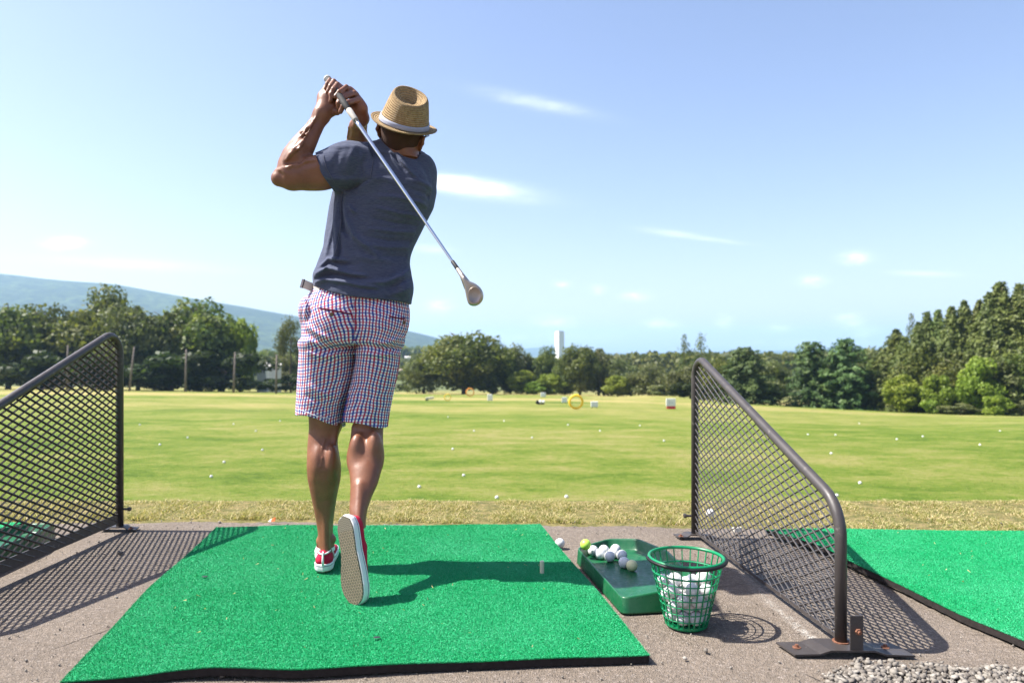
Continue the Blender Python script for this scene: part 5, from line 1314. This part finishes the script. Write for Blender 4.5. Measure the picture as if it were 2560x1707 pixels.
tf = [([(778, 862), (815, 874), (860, 868), (893, 862)], -.013, .011), ([(893, 862), (940, 866), (985, 872), (1005, 866)], -.012, .010), ([(770, 882), (810, 892), (860, 884), (890, 880)], .007, .010), ([(900, 882), (950, 888), (1000, 882)], .007, .009),
      ([(770, 815), (800, 835), (840, 850)], .006, .010), ([(765, 830), (795, 855), (830, 862)], -.006, .009), ([(1005, 840), (970, 858), (930, 862)], .005, .008), ([(765, 750), (775, 775), (768, 800)], -.008, .008), ([(750, 740), (762, 765), (757, 795)], .006, .008),
      ([(770, 965), (800, 985), (830, 990)], .005, .012), ([(760, 990), (790, 1005), (812, 1040)], -.006, .010), ([(850, 940), (840, 990), (828, 1030)], .006, .010), ([(905, 930), (895, 980), (890, 1030)], -.005, .010), ([(940, 960), (935, 1010), (925, 1050)], .005, .011), ([(960, 930), (965, 980), (955, 1040)], -.005, .011), ([(925, 1040), (940, 1062), (955, 1068)], -.004, .008)]
for pts, a_, w_ in tf: T_.curve(flat(pts, 2.57), a_ * (1.5 if a_ > -.01 else 1), w_ * .9)
T_solid = T_.D.copy()
sl, X, Y, Z = T_.blk((-1, 2, 0), (0, 3.2, 2))
# leg ends, slanted as in life
l0, l1 = P(741, 1040, 2.62), P(858, 1066, 2.62)
xl = X; zl = np.where(X < P(858, 1040, 2.65).x, l0.z + (X - l0.x) * (l1.z - l0.z) / (l1.x - l0.x) + .010 * np.sin((X - l0.x) * 30), P(860, 1052, 2.62).z + (X - P(860, 1052, 2.62).x) * (-.028 / .165) - .004 * np.sin((X - l0.x) * 45))
hemd = Z - zl + .0 * Y
T_.D = np.maximum(T_.D, (-hemd).astype(np.float32))
xm = P(893, 0, 2.65).x + (Z - P(0, 862, 2.65).z) * .17; lin = np.maximum(np.where(X < xm, rowdist(rowtab(LL), X, Y, Z, -.013), rowdist(rowtab(RL_), X, Y, Z, -.013)), .006 - np.abs(X - xm)); mask = np.broadcast_to(hemd < .03, T_.D.shape)
T_.D[mask] = np.maximum(T_.D[mask], -lin[mask].astype(np.float32))
T_.put(lambda X, Y, Z: P(800, 711, 2.66).z - Z + 0 * X + 0 * Y - (X - h0[0]) * .04, (-1, 2.3, 1.0), (-.3, 3, 1.2), 0, 'sub')
hT, lT, rT = rowtab(HIP), rowtab(LL), rowtab(RL_)
def gcoords(V):
    x, y, z = V[:, 0], V[:, 1], V[:, 2]
    def u_of(T, top):
        a = np.interp(z, T['z'], T['a']); cx_ = np.interp(z, T['z'], T['cx']); a0 = top
        return np.arcsin(np.clip((x - cx_) / (a * 1.02), -1, 1)) * a0
    zc = P(0, 866, 2.6).z; mid = P(893, 0, 2.6).x; w = np.clip((z - (zc - .01)) / .03, 0, 1)
    uh = u_of(hT, .198); ul = np.where(x < mid - (zc - z) * .196, u_of(lT, .108) - .108, u_of(rT, .088) + .098)
    u = uh * w + ul * (1 - w) + .35 * (z - zc) * np.where(x < mid, 1, -.0) * w
    back = (y > np.interp(z, T_['z'], T_['cy']) if isinstance(T_, dict) else y > 2.68)
    u = u + .0025 * np.sin(z * 23 + x * 31) + .0012 * np.sin(z * 77 - x * 50 + 2 * np.sin(z * 19)); v = z * 1.0 + .05 * np.sin(x * 14) * .4 + .002 * np.sin(x * 37 + z * 18 + 1.5 * np.sin(z * 31))
    return {'gu': u + 3, 'gv': v + 3}
shorts, hv, hq = T_.mesh('shorts', M_GING, None, relax=1, cfn=gcoords); adopt(shorts)
def resample(Fd, Dg, X, Y, Z):
    g = []
    for i, q in enumerate((X, Y, Z)): g.append(np.clip((q - Fd.lo[i]) / Fd.h, 0, Fd.n[i] - 1.001))
    g = [np.broadcast_to(q, np.broadcast_shapes(X.shape, Y.shape, Z.shape)) for q in g]; i0 = [q.astype(np.int32) for q in g]; f = [(q - i).astype(np.float32) for q, i in zip(g, i0)]
    out = 0
    for a in (0, 1):
        for b in (0, 1):
            for c in (0, 1): out = out + Dg[i0[0] + a, i0[1] + b, i0[2] + c] * (f[0] if a else 1 - f[0]) * (f[1] if b else 1 - f[1]) * (f[2] if c else 1 - f[2])
    return out
sl, X, Y, Z = B.blk((-.90, 2.43, .52), (-.33, 2.91, 1.10))
gd = resample(T_, T_solid, X, Y, Z) + .009
zl2 = np.where(X < P(858, 1040, 2.65).x, l0.z + (X - l0.x) * (l1.z - l0.z) / (l1.x - l0.x), P(860, 1052, 2.62).z + (X - P(860, 1052, 2.62).x) * (-.028 / .165))
ok = np.broadcast_to(Z > zl2 + .004, gd.shape); B.D[sl] = np.where(ok, np.maximum(B.D[sl], gd), B.D[sl])
sl, X, Y, Z = B.blk((-.89, 2.43, .97), (-.23, 3.04, 1.71))
gd = resample(S, S_solid, X, Y, Z) + .009
ok = np.broadcast_to(((X - c0[0]) * nc[0] + (Z - c0[2]) * nc[2] > .004) & (Z > 1.10) & (Z < P(0, 392, 2.6).z) , gd.shape) & (gd > -.03) & (gd < .035)
B.D[sl] = np.where(ok, np.maximum(B.D[sl], gd), B.D[sl])
body, bv, bq = B.mesh('body', M_SKIN, None, relax=1); adopt(body)
M_TRIM = simple('maroon_trim', (.11, .012, .035), .8, .2); M_BTN = simple('horn_button', (.10, .055, .02), .3, .5)
for pts, bt in (([(798, 770), (838, 777), (880, 786)], (829, 786)), ([(975, 792), (1000, 796), (1019, 796)], (1009, 806))):
    q = on(T_, pts, .001); mb = MB()
    for i in range(len(q) - 1):
        mb.bar(q[i], q[i + 1] + (q[i + 1] - q[i]) * .05, .003, .0055, (0, 0, 1))
    o = mb.build('pocket_trim', M_TRIM, bevel=.001); o.parent = shorts
    q = on(T_, [bt, (bt[0] + 1, bt[1])], .0, 3)[0]; mb = MB(); mb.tube([q + Vector((0, .003, 0)), q + Vector((0, -.0025, 0)), q + Vector((0, -.0032, 0))], [.0075, .0075, .006], 16); o = mb.build('button', M_BTN); o.parent = shorts
# hem stitching lines of the legs, pocket bag fold on the left hip, belt
M_THREAD = simple('white_thread', (.7, .68, .72), .9, .1)
q = on(T_, [(747, 1022), (775, 1034), (800, 1042), (826, 1045)], .0008); mb = MB(); mb.tube(q, .0010, 5); o = mb.build('hem_stitching', M_THREAD); o.parent = shorts
M_BELT = simple('pale_leather', (.66, .60, .54), .5, .4, var=.08)
q = [P(px, py, Y) for px, py, Y in ((781, 723, 2.67), (786, 722, 2.625), (793, 723, 2.595), (800, 725, 2.585))]
mb = MB()
for i in range(len(q) - 1): mb.bar(q[i], q[i + 1], .006, .034, (0, 0, 1))
belt = mb.build('belt', M_BELT, bevel=.001); adopt(belt)
q0, q1 = P(790, 722, 2.66), P(757, 709, 2.61); mb = MB(); d_ = q1 - q0; mb.bar(q0, q1, .012, .031, (.0, -.2, 1)); o = mb.build('belt_tail', M_BELT, bevel=.002); o.parent = belt
mb = MB(); mb.bar(q1 - d_ * .02, q1 + d_ * .07, .0135, .034, (0, -.2, 1)); o = mb.build('tail_cap', simple('dark_tip', (.05, .04, .05), .5), bevel=.001); o.parent = belt
mb = MB(); q = on(T_, [(808, 727), (807, 733), (806, 741)], .003, 5); [mb.bar(q[i], q[i + 1], .010, .002, (0, -1, 0)) for i in range(len(q) - 1)]; o = mb.build('belt_loop', M_GING); o.parent = shorts
me_ = o.data
for an in ('gu', 'gv'):
    a_ = me_.attributes.new(an, 'FLOAT', 'POINT'); a_.data.foreach_set('value', [(3 + v_.co[0] if an == 'gu' else 3 + v_.co[2]) for v_ in me_.vertices])

# hat ---------------------------------------------------------
m = Mat('straw', .7, .3); co = m.coord('Generated')
hu, hv2 = m.attr('hu'), m.attr('hv')
wv = m.math('SINE', m.math('MULTIPLY', hv2, 6.2832 * 1.0)); w2 = m.math('SINE', m.math('MULTIPLY', hu, 6.2832))
nn = m.noise(m.coord('Object'), 90, 4, .7)
hh_ = m.math('ADD', m.math('MULTIPLY', wv, .6), m.math('ADD', m.math('MULTIPLY', w2, .22), m.math('MULTIPLY', nn, .6)))
m.color(m.mix(m.ramp(nn, [(.3, 0), (.7, 1)]), m.mix(m.ramp(wv, [(0, .7), (.5, 0)]), (.37, .235, .10), (.12, .06, .022)), (.50, .35, .17)))
m.bump(hh_, .9, .0035); M_STRAWH = m.m
m = Mat('hat_ribbon', .55, .3); m.color((.30, .32, .40)); m.bump(m.noise(m.coord('Object', (40, 40, 200)), 1, 3), .2, .001); M_BAND = m.m
HT = empty('straw_hat', tuple(C0)); HT.parent = PER; HT.location = C0 - PER.location
def hx(u, f, n): v = HU * u + HF * f + HN * n; return Vector(v)
NT = 96
def hat_part(name, prof, mat, par, thick=None):
    V, A, Bb = [], [], []
    for j, pf in enumerate(prof):
        for i in range(NT):
            th = 2 * math.pi * i / NT; u, f, n = pf(math.cos(th), math.sin(th)); V.append(hx(u, f, n)); A.append(i / NT * 110); Bb.append(j)
    n_ = len(prof); idx = np.arange(n_ * NT).reshape(n_, NT); Q = np.stack([idx[:-1], np.roll(idx, -1, 1)[:-1], np.roll(idx, -1, 1)[1:], idx[1:]], -1).reshape(-1, 4)
    V = np.array([tuple(v) for v in V])
    return npmesh(name, V, Q, mat, par, True, vcol={'hu': np.array(A), 'hv': np.array(Bb, float) * HV})
def crown_ring(t):                      # t 0 at the base .. 1 at the top edge
    a = .091 - .024 * t ** 1.3; b = .106 - .025 * t ** 1.2; n = .002 + .101 * t
    def pf(c, s): return (a * c + .004 * t, b * s, n + (.022 * s * t) - .009 * t * c)
    return pf
def top_ring(r):
    def pf(c, s):
        a, b = .066, .080; rr_ = r; edge = .103 + .012 * (1 - (1 - r) ** 2) * 0
        rise = .007 * math.sin(math.pi * min(1, (1 - r) / .22)) if r > .78 else 0
        dent = -.024 * (1 - min(1, r / .80) ** 2) ** 1.2
        pinch = -.008 * max(0, s) ** 2 * r
        return (a * c * rr_ + .004, b * s * rr_, edge + rise + dent * (1 + .25 * s) + pinch + .022 * s * rr_ - .009 * c * rr_)
    return pf
HV = 1.0
prof = [crown_ring(t) for t in np.linspace(0, .93, 12)] + [top_ring(r) for r in (1.0, .97, .92, .86, .80, .72, .62, .52, .42, .32, .22, .12, .04, .002)]
# soften the shoulder
hat_part('crown', prof, M_STRAWH, HT)
def brim_ring(t, under=0):
    a0, b0 = .089, .106; e = .034 * t
    def pf(c, s): return ((a0 + e * 1.02) * c, (b0 + e * (1 + .15 * max(0, s))) * s, .002 - .004 * t * (1) + .013 * t * t * abs(c) ** 2 * 1 + .004 * t * t * (s < 0) * abs(s) - under)
    return pf
HV = 1.0
hat_part('brim', [brim_ring(t) for t in (0, .2, .4, .6, .8, .95)] + [lambda c, s, p=brim_ring(1.0): (p(c, s)[0], p(c, s)[1], p(c, s)[2] - .0015)] + [brim_ring(t, .0045) for t in (.95, .7, .4, .0)], M_STRAWH, HT)
HV = .1
def band_ring(t, off):
    def pf(c, s):
        u, f, n = crown_ring(t)(c, s); k = math.hypot(u, f); return (u * (k + off) / k, f * (k + off) / k, n)
    return pf
hat_part('hat_band', [band_ring(t, o_) for t, o_ in ((.01, .0005), (.012, .003), (.06, .0032), (.14, .0032), (.22, .003), (.225, .0005))], M_BAND, HT)
mb = MB(); q = hx(-.092, .035, .018); mb.box(q, (.006, .030, .026), Matrix([list(HU), list(HF), list(HN)]).transposed()); mb.build('hat_bow', simple('dark_ribbon', (.03, .05, .09), .6), HT, bevel=.002)
hs = Field(hp(0, 0, -.04) - .15, hp(0, 0, -.04) + .15, .0035)
hs.ell(hp(0, -.002, -.024), (.0775, .0965, .080), HM, .01); hs.ell(hp(0, -.030, -.065), (.060, .058, .045), HM, .02)
hs.put(lambda X, Y, Z: .012 - ((X - C0n[0]) * HF[0] + (Y - C0n[1]) * HF[1] + (Z - C0n[2]) * HF[2]), C0n - .2, C0n + .2, 0, 'sub')
hs.put(lambda X, Y, Z: ((X - C0n[0]) * HN[0] + (Y - C0n[1]) * HN[1] + (Z - C0n[2]) * HN[2]) + .088, C0n - .2, C0n + .2, .01, 'sub')
M_STUBBLE_SHADE = simple('stubble_in_hat_shade', (.055, .028, .019), .85, .2, bump=.6, bscale=700, bd=.002)  # dark stubble cap added over the scalp; its colour also carries the hat's shade
hr, _a, _b = hs.mesh('hair', M_STUBBLE_SHADE, None); adopt(hr)
# sunglasses worn on the face, arms showing at both temples
M_GLS = simple('black_acetate', (.012, .012, .015), .25, .5)
GL_ = MB()
for s_ in (-1, 1):
    GL_.tube([hp(s_ * .020, .100, -.034), hp(s_ * .060, .095, -.030), hp(s_ * .079, .075, -.028), hp(s_ * .081, .03, -.026), hp(s_ * .082, -.005, -.024)], [.004, .006, .006, .0045, .004], 8)
    GL_.sphere(hp(s_ * .034, .103, -.038), .022, 16, 10, (1.1, .18, .85), Matrix(HM.tolist()))
gl = GL_.build('sunglasses', M_GLS, smooth=True); adopt(gl)

# shoes -------------------------------------------------------
M_REDC = Mat('red_canvas', .85, .2); _c = M_REDC.coord(); M_REDC.color(M_REDC.mix(M_REDC.noise(_c, 40, 4), (.38, .008, .035), (.50, .016, .055))); M_REDC.bump(M_REDC.noise(_c, 900, 2), .4, .001); M_REDC = M_REDC.m
M_RUBW = simple('white_rubber', (.66, .66, .66), .5, .4, var=.06, scale=20)
m = Mat('outsole', .6, .35); co = m.coord('Object', (1, 1, 1)); q = m.sep(co)
tv = m.n.new('ShaderNodeTexVoronoi'); 
# triangular tread: three sets of grooves, zigzag grooves under the heel
def groove(ax_, ay_, sc_):
    s_ = m.math('ADD', m.math('MULTIPLY', q[0], ax_ * sc_), m.math('MULTIPLY', q[1], ay_ * sc_)); return m.math('ABSOLUTE', m.math('SUBTRACT', m.math('FRACT', s_), .5))
g_ = m.math('MINIMUM', m.math('MINIMUM', groove(.866, .5, 112), groove(.866, -.5, 112)), m.math('SUBTRACT', .5, groove(0, 1, 112)))
zig = m.math('ABSOLUTE', m.math('SUBTRACT', m.math('FRACT', m.math('ADD', m.math('MULTIPLY', q[1], 170), m.math('MULTIPLY', m.math('ABSOLUTE', m.math('SUBTRACT', m.math('FRACT', m.math('MULTIPLY', q[0], 90)), .5)), 1.2))), .5))
heel = m.math('LESS_THAN', q[1], .052); pat = m.mix(heel, m.ramp(g_, [(.06, 0), (.15, 1)]), m.ramp(zig, [(.1, 0), (.25, 1)]))
base_ = m.mix(m.math('MULTIPLY', heel, .6), m.mix(m.noise(co, 30, 4), (.28, .225, .15), (.15, .12, .08)), (.13, .12, .10))
m.color(m.mix(pat, (.075, .068, .05), base_)); m.bump(pat, .8, .0025); M_OUT = m.m
def shoe(name, heel_pt, ydir, zup, label=None, mirror=1, strip=True):
    y_ = Vector(ydir).normalized(); z_ = Vector(zup); z_ = (z_ - y_ * z_.dot(y_)).normalized(); x_ = y_.cross(z_) * 1.0
    Mx = Matrix((x_, y_, z_)).transposed()
    root = empty(name, (0, 0, 0)); root.parent = PER; root.location = Vector(heel_pt) - PER.location; root.rotation_euler = Mx.to_euler()
    if label: root['label'] = label
    hw = lambda y: float(np.interp(y, [0, .012, .04, .08, .12, .16, .20, .235, .262, .28, .290, .294], [.0, .024, .0335, .0335, .0325, .038, .0445, .0455, .0395, .028, .014, 0]))
    def outline(k, z, n=36):
        out = []
        ysl = [.147 - .147 * math.cos(math.pi * i / n) for i in range(n + 1)]
        for y in ysl: out.append((max(hw(y), 0) * k + (.0015 * 0), y))
        pts = [(w, y) for w, y in out] + [(-w * (1.0), y) for w, y in out[::-1][1:-1]]
        cyy = .147
        off = lambda y: mirror * .007 * math.exp(-((y - .225) / .06) ** 2)
        return [(x + off(y) * 1.0, cyy + (y - cyy) * (1 - (1 - k) * .25), z) for x, y in pts]
    mb = MB(); mb.rings([outline(1.0, .002), outline(1.03, .006), outline(1.03, .024), outline(1.0, .028), outline(.9, .029)]); mb.build('sole', M_RUBW, root, smooth=True, bevel=0)
    mb = MB(); mb.rings([outline(.93, -.002), outline(.95, .0), outline(.95, .004)]); mb.build('outsole', M_OUT, root, smooth=False)
    mb = MB(); mb.rings([outline(1.036, .020), outline(1.042, .021), outline(1.036, .022)], False, False); mb.build('foxing_line', simple('navy_line', (.03, .04, .12), .5), root)
    # upper: arches along the foot
    secs = []
    for y in np.linspace(.006, .286, 34):
        w = hw(y) * .97; h_ = float(np.interp(y, [0, .01, .03, .09, .115, .15, .19, .24, .27, .29], [.060, .072, .074, .070, .080, .070, .056, .046, .036, .022])); top = float(np.interp(y, [0, .04, .10, .14, .2, .29], [.55, .72, .72, .60, .62, .7])); o_ = mirror * .007 * math.exp(-((y - .225) / .06) ** 2)
        ring = [(w + o_, y, .026)]
        for a in np.linspace(0, math.pi, 15):
            cx_ = math.cos(a); sx_ = math.sin(a) ** .7; ww = w * (1 - (1 - top) * max(0, sx_) ** 1.5); ring.append((ww * cx_ * (1.0) + o_, y + (.006 * sx_ if y < .03 else 0), .026 + (h_ - .026) * sx_))
        ring.append((-w + o_, y, .026)); secs.append(ring)
    mb = MB(); mb.rings(secs, True, True); mb.build('upper', M_REDC, root, smooth=True)
    # white lining at the ankle opening, heel strip, side stripe, laces
    if not strip: return root
    mb = MB(); mb.tube([(math.cos(t * .2618) * .0225, .056 + math.sin(t * .2618) * .046, .0695 + .005 * math.sin(t * .2618)) for t in range(24)], .0032, 8, closed=True); mb.build('lining', M_RUBW, root, smooth=True)
    if not strip: return root
    mb = MB(); mb.tube([(0, .000, .026), (0, -.0005, .045), (0, .004, .066), (0, .010, .074)], [.0045, .004, .0035, .003], 8, sx=1); mb.build('heel_strip', M_RUBW, root, smooth=True)
    for sd in (1,):
        mb = MB(); mb.tube([(sd * .0335, .085, .030), (sd * .0325, .075, .048), (sd * .0265, .070, .068)], [.003, .003, .0025], 8); mb.build('side_stripe', M_RUBW, root, smooth=True)
    mb = MB()
    for i in range(4): mb.tube([(-.018, .125 + i * .018, .078 - i * .0065), (0, .128 + i * .018, .083 - i * .0065), (.018, .125 + i * .018, .078 - i * .0065)], .003, 6)
    mb.build('laces', M_RUBW, root, smooth=True)
    return root
shoe('shoe', P(858, 1287, 2.352), (P(890, 1500, 2.295) - P(858, 1287, 2.352)), (.50, .86, .1), mirror=-1, strip=False).scale = (1.13, 1, 1)
hl = P(807, 1430, 2.60); hl.z = .033
shoe('shoe', hl, (-.16, .98, 0), (0, 0, 1), mirror=-1)
# ankle socks
M_SOCK = simple('white_sock', (.72, .70, .68), .9, .1)
mb = MB(); c_ = P(815, 1362, 2.68); mb.tube([(c_.x - .001, 2.676, .112), (c_.x - .002, 2.678, .097)], [.034, .036], 24, cap=False); adopt(mb.build('sock', M_SOCK, smooth=True))

# ------------------------------------------------------------ club
m = Mat('chrome_shaft', .16, .5, 1.0); m.color((.62, .64, .68)); M_CHR = m.m
m = Mat('brushed_titanium', .38, .5, .85); m.color(m.mix(m.noise(m.coord('Object'), 25, 3), (.36, .31, .26), (.50, .44, .38))); M_TI = m.m
M_GRIP = simple('rubber_grip', (.045, .045, .045), .75, .3, bump=.4, bscale=500)
A_ = Hd(445, 215, 2.632); Bc = P(1163, 700, 2.13); d_ = (Bc - A_); CL_ = d_.length; d_.normalize()
CB = empty('golf_club', A_, 'steel shafted wood swung over the golfer left shoulder, head hanging behind his right side', 'golf club')
mb = MB(); mb.tube([Vector((0, 0, 0)) - d_ * .004, d_ * .0, d_ * .05, d_ * .155, d_ * .262], [.011, .0142, .0135, .0118, .0098], 20); mb.build('grip', M_GRIP, CB, smooth=True)
mb = MB(); mb.tube([-d_ * .0075, -d_ * .003], [.0135, .0142], 20); mb.build('grip_cap', M_RUBW, CB)
M_TAPE = simple('pale_grip_end', (.42, .40, .36), .7, .2)
mb = MB(); mb.tube([d_ * .200, d_ * .202, d_ * .260, d_ * .264], [.0112, .0118, .0104, .0092], 20); mb.build('grip_sleeve', M_TAPE, CB, smooth=True)
mb = MB(); st = [.262]; rad_ = [.0076]
k_ = .262
while k_ < CL_ - .06:
    st += [k_ + .038, k_ + .0385]; rad_ += [rad_[-1], max(.0042, rad_[-1] - .00018)]; k_ += .0385
mb.tube([d_ * s_ for s_ in st + [CL_ - .03]], rad_ + [.0042], 14); mb.build('shaft', M_CHR, CB, smooth=True)
mb = MB(); mb.tube([d_ * (CL_ - .085), d_ * (CL_ - .083), d_ * (CL_ - .05), d_ * (CL_ - .047)], [.0048, .0060, .0066, .0060], 14); mb.build('ferrule', M_HAND, CB, smooth=True)
# head: rounded D outline, flat sole plate towards the camera
HO = P(1190, 733, 2.10); s_ = 2.10 / F
ol = [(1155, 688), (1160, 690), (1168, 701), (1180, 705), (1192, 711), (1202, 720), (1208, 731), (1209, 742), (1206, 752), (1199, 760), (1190, 765), (1180, 765), (1172, 762), (1168, 752), (1165, 738), (1162, 722), (1158, 706), (1153, 694)]
o2_ = arc(np.array(ol + ol[:1], float), 61)[:-1]; cxy = np.array((1186., 736.))
Hc = P(cxy[0], cxy[1], 2.10)
def hring(k, dep): return [Hc - A_ + Vector((((p[0] - cxy[0]) * (k if p[1] > 704 else max(k, .0) ) * s_), dep, -((p[1] - cxy[1]) * k * s_))) for p in o2_]
mb = MB(); mb.rings([hring(.70, -.0165), hring(.84, -.0175), hring(.93, -.0150), hring(.985, -.009), hring(1.0, 0), hring(.99, .012), hring(.94, .024), hring(.82, .034), hring(.6, .040), hring(.3, .043)]); mb.build('club_head', M_TI, CB, smooth=True)
m = Mat('face_plate', .42, .5, .7); m.color((.33, .28, .24)); 
def fr_(k, dep):
    c2 = np.array((1187., 739.)); return [Hc - A_ + Vector(((c2[0] - cxy[0] + 16.5 * k * math.cos(t)) * s_, dep, -((c2[1] - cxy[1]) + 20.5 * k * math.sin(t)) * s_)) for t in np.linspace(0, 2 * math.pi, 40, endpoint=False)]
mb = MB(); mb.rings([fr_(1.0, -.0165), fr_(.98, -.0190), fr_(.93, -.0192), fr_(.90, -.0178), fr_(.2, -.0180)], False, True); mb.build('sole_plate', m.m, CB, smooth=True)
mb = MB(); e_ = d_ * (CL_ + .012); mb.tube([d_ * (CL_ - .05), d_ * (CL_ - .02), e_ + Vector((.004, 0, -.012))], [.0064, .0078, .014], 16); mb.build('hosel', M_TI, CB, smooth=True)
